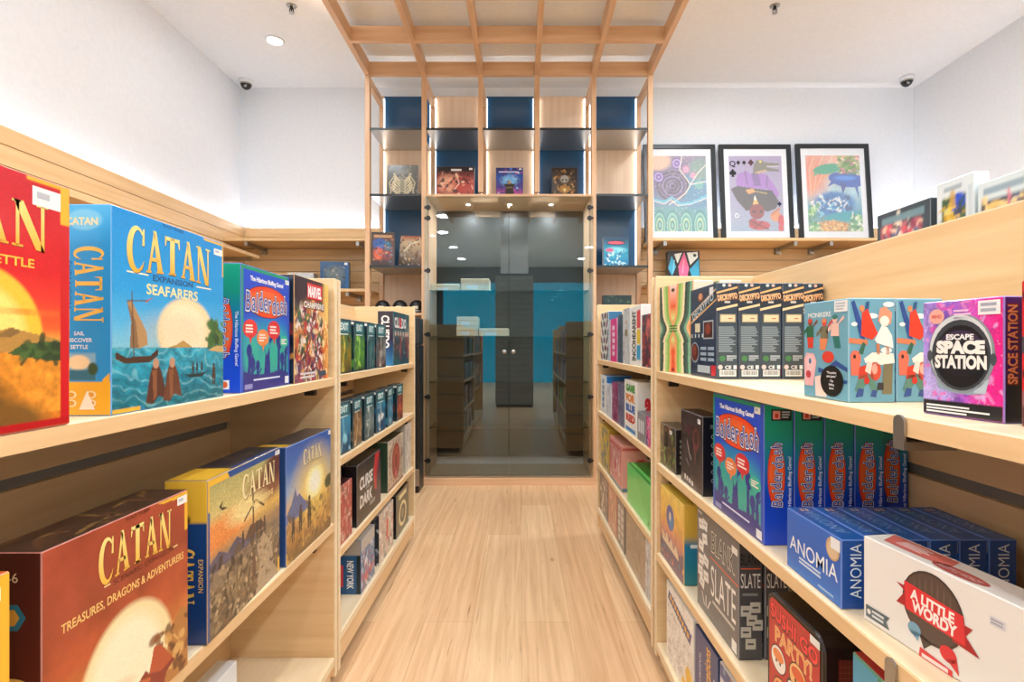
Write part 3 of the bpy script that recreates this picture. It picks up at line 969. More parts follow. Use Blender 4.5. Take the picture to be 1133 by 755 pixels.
atL(b, .755, TOPL, .009, .02).tag('sky-blue seafaring expansion game box with a ship, beside the large red box')

# ---- word bluffing game covers (left one and five on the right)
def bluff_front(b, n=140):
    c = b.cv('front', n, '#1740c4')
    c.grad([(0, '#1b2f9c'), (.5, '#1746cc'), (1, '#1c4fd0')])
    c.grad([(0, '#2238a0'), (.25, '#1d9aa8'), (.45, '#1aa6b4'), (.62, '#1668d0')], mask=c.m_ell(.5, .3, .55, .36, .45))
    for x, y, r in ((.2, .25, .14), (.72, .30, .16), (.88, .2, .12), (.48, .18, .15)):
        c.ell(x, y, r, r * 1.1, '#27b39a', soft=.4, al=.8)
    dk = '#1a2f8c'
    c.poly([(.42, .1), (.45, .3), (.40, .42), (.25, .5), (.27, .47), (.41, .38), (.48, .28), (.55, .38), (.66, .46), (.68, .5), (.53, .42), (.54, .3), (.56, .1)], dk)
    for x, y, s in ((.14, .32, .05), (.2, .22, .05), (.74, .40, .055), (.9, .34, .05), (.82, .25, .05), (.3, .2, .04)):
        c.ell(x, y, s, s * 1.1, dk); c.poly([(x - .03, y - .28), (x - .02, y), (x + .02, y), (x + .03, y - .28)], dk)
        c.line([(x, y - .08), (x + .07, y - .03)], .018, dk)
    c.poly([(0, 0), (0, .17), (.2, .13), (.5, .12), (.8, .15), (1, .1), (1, 0)], '#2a2f86')
    c.rect(0, .97, 1, 1, '#159a72'); c.grad([(0, '#1c4fd0'), (.5, '#149a8a'), (1, '#159a72')], mask=c.m_rect(-.1, 0, .035, 1))
    c.rect(.955, 0, 1, 1, '#1a49b8')
    b.put('cover_picture', c, 'front')
    p = b.pr('front')
    bluff_logo(p, .5, .73, .44, .135, 0)
    p.text('The Hilarious Bluffing Game!', .5, .905, .038, '#ffffff', 1, bold=.05, width=.68)
    for x, y, rx, ry, col in ((.16, .50, .13, .075, '#e23b3a'), (.40, .43, .12, .07, '#f08a4a'), (.63, .50, .135, .08, '#dc2f37'), (.86, .40, .10, .055, '#2fbba0')):
        p.ell(x, y, rx, ry, col, 1); p.poly([(x - .02, y - ry * .8), (x + .04, y - ry * .8), (x, y - ry * 1.7)], col, 1)
        p.bars(x - rx * .65, y - ry * .5, x + rx * .65, y + ry * .5, 3, '#ffe9e0', 2, int(x * 100))
    p.bars(.22, .075, .8, .10, 1, '#dfe6ff', 1)
    p.rect(.06, .02, .2, .06, '#8d90c8', 1); p.rect(.88, .02, .97, .085, '#eceef6', 1)
    b.put('title_lettering', p, 'front')
def bluff_logo(p, cx, cy, rx, ry, rot):
    """red oval with jostling white letters; rx and ry as shares of W and H; rot turns it onto a spine"""
    p.ell(cx, cy, rx, ry, '#8e1418', 1); p.ell(cx, cy, rx * .97, ry * .95, '#ee4a24', 2); 
    p.ell(cx, cy, rx * .8, ry * .7, '#f2672c', 3)
    word = 'Balderdash'
    L = (2 * rx * p.W if rot == 0 else 2 * ry * p.H) * .98
    hgt = (ry * p.H if rot == 0 else rx * p.W) * 1.22
    ws = [text_geo(ch, .03)[2] + .14 for ch in word]
    k = L / sum(ws); x = -L / 2
    r = random.Random(4)
    for ch, w in zip(word, ws):
        X, Y = x + w * k / 2, r.uniform(-.08, .06) * hgt - .12 * hgt
        tl = r.uniform(-.12, .12)
        for bold, col, ly, g in ((.10, '#10122c', 4, 1.0), (.055, '#ffffff', 5, 1.0), (.012, '#2c4aae', 6, .97)):
            vs, fs, w0 = text_geo(ch, bold)
            pts = []
            for vx, vy in vs:
                a, b_ = (vx - w0 / 2) * k * .98 * g, (vy - .5 * 1.0) * hgt * g + .12 * hgt
                a, b_ = a * math.cos(tl) - b_ * math.sin(tl), a * math.sin(tl) + b_ * math.cos(tl)
                a, b_ = a + X, b_ + Y
                ca, sa = math.cos(rot), math.sin(rot)
                pts.append((cx * p.W + a * ca - b_ * sa, cy * p.H + a * sa + b_ * ca))
            p.add(pts, fs, col, ly)
        x += w * k
def bluff_spine(b, face, rot):
    c = b.cv(face, 90)
    c.grad([(0, '#1a4cd8'), (.35, '#1644c4'), (.6, '#1478a4'), (.78, '#149278'), (1, '#189e78')])
    b.put('spine_picture', c, face)
    p = b.pr(face)
    bluff_logo(p, .42, .5, .30, .235, rot)
    p.text('The Hilarious Bluffing Game!', .86, .42, .028 * 4, '#e8ecff', 1, rot=rot, width=.42, bold=.02)
    if face == 'right':
        p.rect(.25, .885, .93, .965, '#161a22', 1); p.rect(.3, .895, .55, .955, '#e7a08e', 2); p.rect(.37, .905, .48, .935, '#d3382c', 3)
        p.bars(.6, .9, .9, .955, 3, '#b9c6c8', 2)
    else:
        p.rect(.2, .03, .6, .10, '#f0f0f0', 1); p.ell(.42, .065, .12, .025, '#e8642c', 2)
        p.poly([(.1, .96), (.35, .93), (.2, .9)], '#e8e36a', 1)
    b.put('spine_lettering', p, face)
b = Box('board_game_box', .25, .267, .058, '#1746c8', '#1442c0', '#17936a')
bluff_front(b, 150); bluff_spine(b, 'left', -PI / 2); b.sticker(.93, .945, .09, .04)
atL(b, 1.108, TOPL, .012, .03).tag('blue and green bluffing game box with orange oval logo on the left top shelf')

# ---- comic-style card game
b = Box('board_game_box', .25, .278, .07, '#d9a24c', '#1d2a3c', '#23303e')
c = b.cv('front', 150, '#d88a3a')
c.grad([(0, '#7a4a6a'), (.25, '#b0563c'), (.6, '#d88c48'), (1, '#3a2436')])
c.busy(['#e8d2a0', '#c8323a', '#3f6a4a', '#35356a', '#f0b060', '#8a2436', '#e6dcd0', '#5a3a6a', '#2a2a30'], 150, 11, .03, .10, 0, .8, 0, .8)
c.grad([(0, '#e08a3a'), (.5, '#f4c06a'), (1, '#f2c860')], mask=np.clip((c.u - .78) / .12, 0, 1))
c.busy(['#e8702a', '#f8e0a0', '#c84a2a'], 30, 12, .02, .07, .78, 1, 0, .7)
c.busy(['#f4ece0', '#c02a34', '#28243c', '#f0b060', '#3f6a4a', '#e8e0d8'], 150, 14, .012, .045, .02, .82, .04, .74); c.grain(.3, 4)
c.grad([(0, '#4a2030'), (1, '#2c1a2c')], mask=c.m_ell(.12, .95, .3, .22, .5))
b.put('cover_picture', c, 'front')
p = b.pr('front')
p.rect(.33, .80, .80, .965, '#8a1018', 1); p.rect(.345, .81, .785, .955, '#e23a40', 2)
p.text('MARVEL', .565, .882, .105, '#ffffff', 3, bold=.06, width=.40)
p.text('CHAMPIONS', .55, .745, .065, '#3a1a24', 1, bold=.10, width=.62); p.text('CHAMPIONS', .55, .748, .06, '#f4eee6', 2, bold=.04, width=.60)
p.bars(.15, .03, .6, .1, 2, '#d8d6da', 1); p.rect(.7, .04, .92, .09, '#39506a', 1)
b.put('title_lettering', p, 'front')
c = b.cv('left', 60, '#182434'); c.busy(['#c88a3a', '#2a4460', '#0f1622', '#a04030'], 26, 2, .05, .2, 0, 1, .15, .62); b.put('spine_picture', c, 'left')
p = b.pr('left'); p.text('MARVEL', .5, .78, .2, '#e8e8e8', 1, rot=-PI / 2, width=.2); b.put('spine_lettering', p, 'left')
atL(b, 1.368, TOPL, .010, .012).tag('orange and red comic-style card game box beside the left shelf divider')

# ---- second shelf of the near left unit
Z2 = .512
b = Box('board_game_box', .29, .29, .07, '#d9701f', '#a8301c', '#c85a20')
c = b.cv('front', 90, '#d87424'); c.grad([(0, '#c0581c'), (.5, '#e0802c'), (1, '#e9b13a')]); c.mottle(.4, 10, 2)
c.rect(.955, .55, 1, 1, '#f2bb34'); c.rect(.955, 0, 1, .55, '#3c8a56'); c.rect(.5, .98, 1, 1, '#f2bb34')
b.put('cover_picture', c, 'front')
p = b.pr('front'); p.serif('CATAN', .5, .8, .17, .76, GOLD, 2); p.text('EXPLORERS', .5, .66, .05, GOLDS, 1, width=.6); b.put('title_lettering', p, 'front')
c = b.cv('right', 30, '#9a2418'); b.put('side_print', c, 'right')
b.sticker(.9, .93, .12, .05)
atL(b, .305, Z2, -.004).tag('orange settlement game box with yellow corner, lower left corner of the photo')

b = Box('board_game_box', .278, .295, .075, '#a8492e', '#5a2a1c', '#3a2620')
c = b.cv('front', 190, '#a8482c')
c.grad([(0, '#d9904a'), (.3, '#d2803c'), (.45, '#b8552e'), (.7, '#a44a30'), (1, '#a54730')])
c.mottle(.3, 7, 8)
c.ell(.52, .20, .34, .36, '#f3dfa8', soft=.09); c.ell(.5, .22, .26, .28, '#faf0cc', soft=.3)
c.mixin(c.m_ell(.2, .18, .3, .06, .6) * .7, '#e89a4c')
c.poly([(.62, 0), (.7, .1), (.80, .17), (.86, .30), (.93, .36), (1, .33), (1, 0)], '#b57a3e')
c.busy(['#d09a52', '#8a5228', '#e0b068', '#6a3c20'], 60, 5, .015, .05, .68, 1, 0, .3)
c.grain(.06, 7)
# dragon
dr = '#8c3020'
c.poly([(.42, .0), (.50, .05), (.54, .12), (.63, .17), (.66, .14), (.70, .18), (.74, .24), (.72, .13), (.82, .16), (.88, .10), (.80, .07), (.78, 0)], dr)
c.poly([(.30, .0), (.38, .10), (.44, .02), (.42, 0)], '#6e2418'); c.poly([(.66, .14), (.70, .26), (.76, .24), (.86, .12), (.76, .10)], '#b8502c')
c.line([(.54, .1), (.60, .13), (.66, .11)], .02, '#c8663a'); c.poly([(.5, .05), (.46, .09), (.52, .1)], '#5c1c14')
c.rect(.97, .78, 1, 1, '#f0b634'); c.poly([(.76, .985), (1, .97), (1, 1), (.72, 1)], '#f0b634')
b.put('cover_picture', c, 'front')
p = b.pr('front')
settlers_title(p, .575, .84, .185, .54, subc='#4a1c12', shadow='#7c3a20')
p.text('SCENARIO EXPANSION', .63, .715, .026, '#5a1f14', 1, width=.46)
p.rect(.34, .715, .38, .722, '#f2d79a', 1); p.rect(.86, .715, .90, .722, '#f2d79a', 1)
p.text('TREASURES, DRAGONS & ADVENTURERS', .525, .645, .040, '#f0c476', 1, bold=.03, width=.86)
b.put('title_lettering', p, 'front')
c = b.cv('left', 70, '#5c2a1c'); c.grad([(0, '#74321e'), (1, '#4a241a')]); b.put('spine_picture', c, 'left')
p = b.pr('left'); p.serif('CATAN', .5, .32, .55, .36, GOLDS, 2, rot=-PI / 2); p.ell(.5, .74, .26, .06, '#2f7a8a', 1, n=6); p.ell(.5, .74, .16, .037, '#e0a83c', 2, n=6)
p.text('5-6', .5, .90, .04, '#e8cfa0', 1); b.put('spine_lettering', p, 'left')
c = b.cv('top', 60, '#3c2a22'); c.busy(['#5a3a28', '#2a1c18', '#6a4a30', '#8a6a3a'], 40, 2, .03, .1); b.put('top_print', c, 'top')
b.sticker(.94, .955, .09, .045)
atL(b, .634, Z2, -.004, .0).tag('brown-red treasure and dragon game box with a big pale sun on the left lower shelf')

b = Box('board_game_box', .322, .295, .075, '#a07a4a', '#173f7c', '#2a2c34')
c = b.cv('front', 190, '#c08a4c')
c.grad([(0, '#6a5238'), (.2, '#8a7454'), (.42, '#7a6a58'), (.52, '#b08a5c'), (.62, '#ecc060'), (.74, '#d8c47a'), (1, '#a8a468')])
c.ell(.15, .63, .4, .10, '#e8803c', soft=.8, al=.8); c.ell(.80, .76, .3, .12, '#7a3c30', soft=.7, al=.9); c.ell(.92, .88, .18, .1, '#5c3230', soft=.7); c.ell(.5, .68, .25, .08, '#f4dc96', soft=.8)
c.poly([(0, .46), (.12, .52), (.22, .47), (.34, .53), (.45, .47), (.6, .5), (.6, .42), (0, .4)], '#5a5468')
c.mottle(.55, 22, 6, (c.v < .48).astype(float))
c.busy(['#4c3c2a', '#8c7a5c', '#3a3026', '#a08a66', '#5a4a38'], 90, 8, .015, .06, 0, 1, 0, .45)
c.poly([(.6, .0), (.66, .2), (.62, .35), (.72, .42), (.85, .30), (.9, .1), (1, 0)], '#b09a7c')
c.line([(.57, .45), (.56, .80)], .022, '#4a3424'); c.line([(.44, .60), (.60, .70), (.73, .62)], .016, '#5c4028'); c.poly([(.44, .46), (.52, .54), (.68, .53), (.76, .46)], '#5a4030')
for x in (.42, .62, .68, .74):
    c.person(x, .42, .12, '#3a3230')
c.busy(['#3a3026', '#b49a74', '#6a5640', '#c8ae88'], 120, 18, .008, .025, 0, 1, 0, .42); c.grain(.28, 5); c.person(.58, .12, .2, '#6a4a3c'); c.poly([(.12, .80), (.17, .83), (.15, .79), (.22, .77), (.16, .765)], '#3c3024')
c.rect(.0, .955, 1, 1, '#1d4f92'); c.poly([(.25, .955), (0, .955), (0, 1), (.22, 1)], '#f2bf3a'); c.rect(.965, .0, 1, .12, '#f2bf3a'); c.rect(0, 0, .02, .955, '#1d4f92'); c.rect(0, .80, .02, 1, '#f2bf3a')
b.put('cover_picture', c, 'front')
p = b.pr('front')
p.serif('CATAN', .665, .83, .15, .50, '#7a4a28', 1, arch=.04); p.serif('CATAN', .66, .837, .15, .50, '#f6e6b0', 2, arch=.04)
p.text('TRADERS & BARBARIANS', .60, .685, .045, '#f4d990', 1, bold=.02, width=.56)
b.put('title_lettering', p, 'front')
c = b.cv('left', 80, '#174280'); c.grad([(0, '#12366e'), (.74, '#184686'), (.75, '#f2c13c'), (1, '#f4c744')]); c.ell(.5, .76, .1, .03, '#3a2a20'); b.put('spine_picture', c, 'left')
p = b.pr('left'); p.serif('CATAN', .42, .42, .5, .34, GOLDS, 2, rot=-PI / 2); p.text('TRADERS', .45, .12, .2, '#5a82b8', 1, rot=-PI / 2, width=.18); p.text('EXPANSION', .85, .42, .12, GOLDS, 1, rot=-PI / 2, width=.2); b.put('spine_lettering', p, 'left')
c = b.cv('top', 60, '#2c2e36'); c.rect(0, 0, .3, 1, '#f2c13c'); c.busy(['#5a4a3a', '#1a1c24', '#6a5a4a', '#3a3a44'], 40, 3, .03, .1, .3, 1); c.rect(.3, 0, 1, .15, '#1d4f92'); b.put('top_print', c, 'top')
b.sticker(.955, .965, .08, .035)
atL(b, .970, Z2, .004, .045).tag('blue and yellow trading expansion game box with a brown battlefield cover')

b = Box('board_game_box', .305, .29, .075, '#3a66b0', '#2a4a80', '#2a3040')
c = b.cv('front', 160, '#4a78bc')
c.grad([(0, '#7a5a30'), (.2, '#b07c3c'), (.38, '#a88458'), (.45, '#d8b078'), (.6, '#8aa4c4'), (.8, '#3c70b8'), (1, '#2a5cae')])
c.ell(.60, .56, .4, .3, '#f4cf5c', soft=.9, al=.8); c.ell(.60, .57, .2, .16, '#fff3b0', soft=.4); c.ell(.60, .57, .12, .1, '#fffbe0', soft=.4)
c.poly([(0, .42), (.1, .50), (.18, .62), (.25, .55), (.36, .46), (.45, .42), (.45, .36), (0, .34)], '#5a6a94'); c.poly([(.18, .62), (.21, .53), (.25, .55)], '#c8c0c4')
c.mottle(.5, 20, 3, (c.v < .42).astype(float)); c.busy(['#8a6a34', '#c89a4c', '#5a4422', '#d8a850'], 70, 4, .015, .05, 0, 1, 0, .38)
c.grain(.2, 6)
for x, y, h in ((.13, .16, .22), (.28, .20, .24), (.47, .17, .3)):
    c.person(x, y, h, '#3a2f28')
c.line([(.93, .30), (.94, .44)], .012, '#2c281c'); c.ell(.93, .48, .08, .06, '#33402a'); c.busy(['#2c3a26', '#4a5a34'], 16, 3, .02, .04, .86, 1, .44, .54)
c.rect(0, 0, .02, .1, '#e8b83c')
b.put('cover_picture', c, 'front')
p = b.pr('front')
p.serif('CATAN', .555, .835, .125, .42, '#1c3c70', 1, arch=.04); p.serif('CATAN', .55, .842, .125, .42, '#f4e4b0', 2, arch=.04)
p.text('DAWN OF HUMANKIND', .55, .715, .035, '#d8ccb0', 1, width=.42)
b.put('title_lettering', p, 'front')
c = b.cv('top', 50, '#2e3038'); c.rect(0, 0, .12, 1, '#d8ae3c'); c.busy(['#4a4438', '#1e2028', '#5c5444'], 30, 3, .03, .1, .12, 1); b.put('top_print', c, 'top')
b.sticker(.96, .965, .06, .04)
atL(b, 1.308, Z2, .003).tag('blue settlement game box with a glowing sun and walkers, touching the left divider')

# something lying on the bottom shelf
b = Box('board_game_box', .2, .13, .05, '#e8eef4', '#c4d8ea', '#dfe8f0')
c = b.cv('front', 30, '#e6edf4'); c.rect(0, 0, .4, 1, '#5aa0d8'); b.put('cover_picture', c, 'front')
b.at(XLF - .17, 1.30, .1055, PI / 2).tag('small white and blue box lying low on the bottom shelf at near left')

# ---- far left unit: slim teal escape-game boxes
def exit_box(pal, seed, h=.172):
    b = Box('game_box', .122, h, .046, '#1b4a52', '#143038', '#1a3038')
    c = b.cv('front', 56, '#1b5a62')
    c.grad([(0, pal[0]), (.35, pal[1]), (.7, pal[2]), (.76, '#1c4f58'), (1, '#173e48')])
    c.busy(pal, 26, seed, .04, .16, 0, 1, .02, .68)
    c.line([(.3, .05), (.5, .4), (.45, .7)], .03, pal[3]); c.rect(0, 0, 1, .03, '#10262c'); c.rect(0, 0, .05, 1, '#123038')
    b.put('cover_picture', c, 'front')
    p = b.pr('front')
    p.rect(.12, .76, .84, .955, '#2f7f88', 1)
    p.text('EXIT', .48, .865, .125, '#eaf6f4', 2, bold=.05, width=.56); p.bars(.15, .70, .8, .74, 1, '#cfe4e2', 2)
    b.put('title_lettering', p, 'front')
    c = b.cv('left', 40, '#123038'); c.busy([pal[0], '#0c2026', pal[1]], 14, seed + 3, .08, .3, 0, 1, .1, .6); b.put('spine_picture', c, 'left')
    p = b.pr('left'); p.text('EXIT', .5, .85, .4, '#bfe0de', 1, rot=-PI / 2, width=.16); p.rect(.6, .92, .95, .97, '#f0f0f0', 1); b.put('spine_lettering', p, 'left')
    return b
PAL = [(['#3a3418', '#8a7a24', '#3c6a3a', '#d8c850'], 'yellow tree picture'), (['#1f4a2c', '#5a9a3c', '#3f7a4a', '#b0e060'], 'bright green picture'),
       (['#1a3a40', '#3a6a68', '#24505a', '#8ab0a8'], 'grey-green doorway picture'), (['#5a2a24', '#8a8a88', '#3a4a50', '#d8d0c4'], 'grey and red picture')]
for k, y in enumerate((1.70, 1.865, 2.015, 2.165)):
    b = exit_box(PAL[k][0], 20 + k, .178)
    atL(b, y, .957, .010, .05 * ((k * 7) % 3 - 1)).tag('slim escape game box with a %s, far left top shelf' % PAL[k][1], group='slim escape game boxes on the far left top shelf')
PAL2 = [(['#14486a', '#1f7aa0', '#2a8ab0', '#9ad8e8'], 'bright blue wave picture'), (['#4a3028', '#b08a5c', '#6a4a3a', '#f0c890'], 'brown candle-lit picture'),
        (['#3a4a50', '#7a8c8c', '#4c6468', '#d8e0dc'], 'misty grey picture'), (['#123a60', '#1f6088', '#2a88a8', '#f0f0e8'], 'dark blue picture'),
        (['#1a5070', '#2f88b0', '#1c6080', '#a0d0e0'], 'mid-blue picture'), (['#3a1c28', '#a83a2c', '#5a2a3a', '#f09a5c'], 'red flame picture')]
for k, y in enumerate((1.70, 1.848, 2.0, 2.165, 2.325, 2.515)):
    b = exit_box(PAL2[k][0], 40 + k, .170)
    atL(b, y, .695, .012, .05 * ((k * 5) % 3 - 1)).tag('slim escape game box with a %s, far left second shelf' % PAL2[k][1], group='slim escape game boxes on the far left second shelf')

def pic_box(w, h, t, base, side, pal, n=60, seed=1, top=None, nb=50, name='board_game_box', face='front', smin=.03, smax=.14):
    b = Box(name, w, h, t, base, side, top or side)
    c = b.cv('front', n, base); c.busy(pal, nb, seed, smin, smax); c.busy(pal, nb * 2, seed + 1, smin * .4, smax * .35); c.mottle(.25, 8, seed); c.grain(.18, seed)
    return b, c

b, c = pic_box(.34, .245, .07, '#1d5a62', '#241c30', ['#2a7a80', '#8a5a4a', '#c88a70', '#1a3a44', '#5a2a3a', '#3a8a8c', '#d8b0a0'], 90, 31, '#26343c')
c.rect(0, .62, 1, 1, '#1a4a56', .8); c.rect(.35, .02, .95, .2, '#1a3a54', .8)
for x in (.12, .28, .44, .6, .76, .9):
    c.person(x, .1, .55, random.Random(int(x * 99)).choice(['#8a3a3a', '#2a4a5a', '#c8a890', '#3a2a3a', '#a86a4a']), '#d8b09a')
b.put('cover_picture', c, 'front')
p = b.pr('front'); p.text('CLUEDO', .42, .80, .2, '#2a0c14', 1, bold=.12, width=.74); p.text('CLUEDO', .42, .805, .19, '#f4f0ee', 2, bold=.06, width=.72); p.rect(.34, .72, .47, .9, '#d83a3a', 3); b.put('title_lettering', p, 'front')
c = b.cv('left', 60, '#261c34'); c.grad([(0, '#2a7ab0'), (.3, '#1f4a7a'), (.5, '#2a1f3a'), (1, '#3a3038')]); b.put('spine_picture', c, 'left')
p = b.pr('left'); p.text('CLUEDO', .5, .62, .5, '#f4f0ee', 1, rot=-PI / 2, width=.6, bold=.05); b.put('spine_lettering', p, 'left')
atL(b, 2.425, .957, .008).tag('teal mystery game box with a row of figures, far left top shelf')

# third shelf
b, c = pic_box(.14, .19, .06, '#b0383a', '#8a1c22', ['#d8a090', '#8a2028', '#e0c8b8', '#5a2028', '#c04a40'], 60, 32, '#3a1418')
b.put('cover_picture', c, 'front'); atL(b, 1.70, .41, .01).tag('red game box with a pale picture on the far left third shelf, by the divider')
b, c = pic_box(.32, .216, .055, '#14161a', '#101114', ['#1c1e24', '#0c0d10', '#2a2630'], 80, 33, '#1a1a1c')
c.poly([(.72, .35), (.66, .7), (.74, 1), (.92, 1), (.9, .7), (.84, .5), (.82, .3)], '#c8202c'); c.ell(.9, .4, .12, .4, '#3a2440', soft=.6, al=.8)
b.put('cover_picture', c, 'front')
p = b.pr('front'); p.text('CURSE', .36, .66, .2, '#e8e6e2', 1, bold=.05, width=.52, shear=.1); p.text('OF THE', .42, .51, .05, '#e8e6e2', 1); p.text('DARK', .36, .36, .2, '#e8e6e2', 1, bold=.05, width=.5, shear=.1); p.bars(.5, .14, .75, .22, 2, '#b8b8b8', 1); b.put('title_lettering', p, 'front')
p = b.pr('left'); p.text('CURSE OF THE DARK', .5, .4, .42, '#d8d6d2', 1, rot=-PI / 2, width=.7); b.put('spine_lettering', p, 'left')
atL(b, 1.895, .41, .01).tag('black game box with white lettering and a red flame on the far left third shelf')
b, c = pic_box(.30, .22, .10, '#c8b8a0', '#2c4230', ['#b8a48c', '#d8ccb8', '#9a7a68'], 80, 34, '#2a3a2a')
c.rect(0, 0, 1, .05, '#7a2c2c'); c.ell(.5, .5, .30, .42, '#d8c0a4'); c.ell(.5, .5, .26, .38, '#a03a30'); c.ell(.5, .55, .16, .26, '#c06a52'); c.ell(.5, .5, .08, .16, '#8a2a24')
for k in range(16):
    a = 2 * PI * k / 16; c.ell(.5 + .4 * math.cos(a), .5 + .42 * math.sin(a), .025, .03, '#8a3a34')
c.busy(['#8a4a40', '#6a5a48'], 40, 2, .01, .03); b.put('cover_picture', c, 'front')
p = b.pr('front'); p.ell(.5, .24, .06, .07, '#d87a7a', 1); b.put('emblem', p, 'front')
atL(b, 2.335, .41, .01).tag('dark green game box with a red oval emblem on the far left third shelf')
b, c = pic_box(.13, .238, .08, '#d8cfc4', '#b8b0a4', ['#e8e0d8', '#b09a8c', '#c8bcb0'], 50, 35, '#c8c0b4')
b.put('cover_picture', c, 'front'); atL(b, 2.70, .41, .012).tag('tall pale grey game box at the far end of the far left third shelf')

# bottom shelf
b, c = pic_box(.18, .195, .10, '#3a6aa0', '#1f4f80', ['#d8e4ec', '#2a5a94', '#b0c4d4', '#c83a3a'], 60, 36, '#b8b4ac')
c.rect(0, .76, 1, 1, '#b4b0a8'); c.rect(0, .2, 1, .3, '#d8404a', .5); b.put('cover_picture', c, 'front')
c = b.cv('left', 60, '#235a8c'); c.rect(0, .72, 1, 1, '#a8a29a'); c.rect(.85, 0, 1, .72, '#14242c'); b.put('spine_picture', c, 'left')
p = b.pr('left'); p.text('NEW YORK', .62, .36, .24, '#eef2f4', 1, rot=-PI / 2, width=.52, bold=.04); p.rect(.24, .14, .36, .54, '#d8404a', 1); b.put('spine_lettering', p, 'left')
atL(b, 1.95, .152, .012).tag('blue city game box with a grey top edge on the bottom shelf at far left')
b, c = pic_box(.24, .205, .07, '#c8b8ac', '#3a3a40', ['#e8d8d0', '#b04a40', '#7a8c8c', '#d8a890', '#4a3a3a', '#f0ece8'], 70, 37, '#b8aca4')
b.put('cover_picture', c, 'front')
c = b.cv('left', 50, '#303238'); c.busy(['#d0d0d0', '#1a1a1e', '#6a6a70'], 30, 3, .04, .12); b.put('spine_picture', c, 'left')
p = b.pr('front'); p.rect(.48, .3, .6, .75, '#d8503c', 1); b.put('title_lettering', p, 'front')
atL(b, 2.20, .152, .012).tag('grey and red patterned game box, middle of the bottom shelf at far left')
b, c = pic_box(.27, .2, .085, '#4a4a38', '#16181a', ['#5a5a44', '#34362a', '#6a684c'], 80, 38, '#1c1e1c')
c.ell(.5, .42, .30, .30, '#e8dca8'); c.ell(.5, .42, .22, .22, '#3a3c30'); c.ell(.5, .42, .1, .12, '#8a8460'); c.rect(.2, .82, .8, .93, '#e4d8a0')
b.put('cover_picture', c, 'front')
p = b.pr('left')
for k in range(4):
    p.ell(.5, .15 + k * .22, .3, .06, '#d8d4cc', 1); p.ell(.5, .15 + k * .22, .16, .03, '#26282a', 2)
b.put('spine_lettering', p, 'left')
atL(b, 2.50, .152, .012).tag('dark olive game box with a cream ring on the far left bottom shelf')
# ================================================================== boxes, right run
# ---- near right, top shelf
def stripes_cover(cv):
    """nested wavy bands in orange, green and teal, mirrored about the middle"""
    pal = ['#f0683a', '#f2a06a', '#b8d884', '#8cc060', '#f4e2b8', '#3f6a5c', '#2a4a48', '#7ab89a', '#f4c08a', '#ee9a50', '#f6d8b0', '#c8d890', '#3a3a38', '#e8a070']
    x = np.abs(cv.u - .42) * 1.25; y = np.abs(cv.v - .50)
    step = np.where(y < .16, 0, np.where(y < .30, .10, .16))
    d = x + .45 * np.exp(-(y / .09) ** 2) * .35 - .14 * np.clip(y - .12, 0, 1) + np.where(cv.v < .36, step * .35, .0) * (cv.v < .5)
    i = np.clip((d * 12.5).astype(int), 0, len(pal) - 1)
    order = [0, 1, 3, 2, 4, 6, 5, 7, 8, 9, 9, 12, 10, 11]
    a = np.array([hx(pal[k]) for k in order])
    cv.a = a[i]
    cv.grad([(0, '#f0603a'), (.25, '#ee5a34'), (.38, '#d8e08c'), (.5, '#6aa85a'), (.62, '#d8e08c'), (.75, '#f0603a'), (1, '#f6dcc8')], mask=(d < .085).astype(float))
    for k in (.47, .50, .53):
        cv.rect(.30, k - .008, .54, k + .006, '#3a3a38')
    cv.ell(.42, .94, .05, .02, '#3a3a38'); cv.ell(.42, .03, .05, .02, '#a02a2a')
b = Box('board_game_box', .207, .268, .062, '#f2d8b4', '#e8e0c8', '#4f8a68')
c = b.cv('front', 150); stripes_cover(c); b.put('cover_picture', c, 'front')
c = b.cv('top', 50, '#4f8a68'); c.rect(0, 0, 1, .22, '#f0d0c0'); c.rect(0, .3, 1, .38, '#2a4a48'); c.rect(0, .7, 1, .8, '#e8e0c8'); b.put('top_print', c, 'top')
b.at(.4645, 1.633, TOPR, -PI / 2 + .215).tag('wavy orange and green striped game box beside the right shelf divider')
c2 = dup(b.o, (RX(1.638, .122), 1.638, TOPR + .0004), -PI / 2 + TH)
tag(c2, 'second wavy striped game box hidden behind the first, green top showing', 'game box')

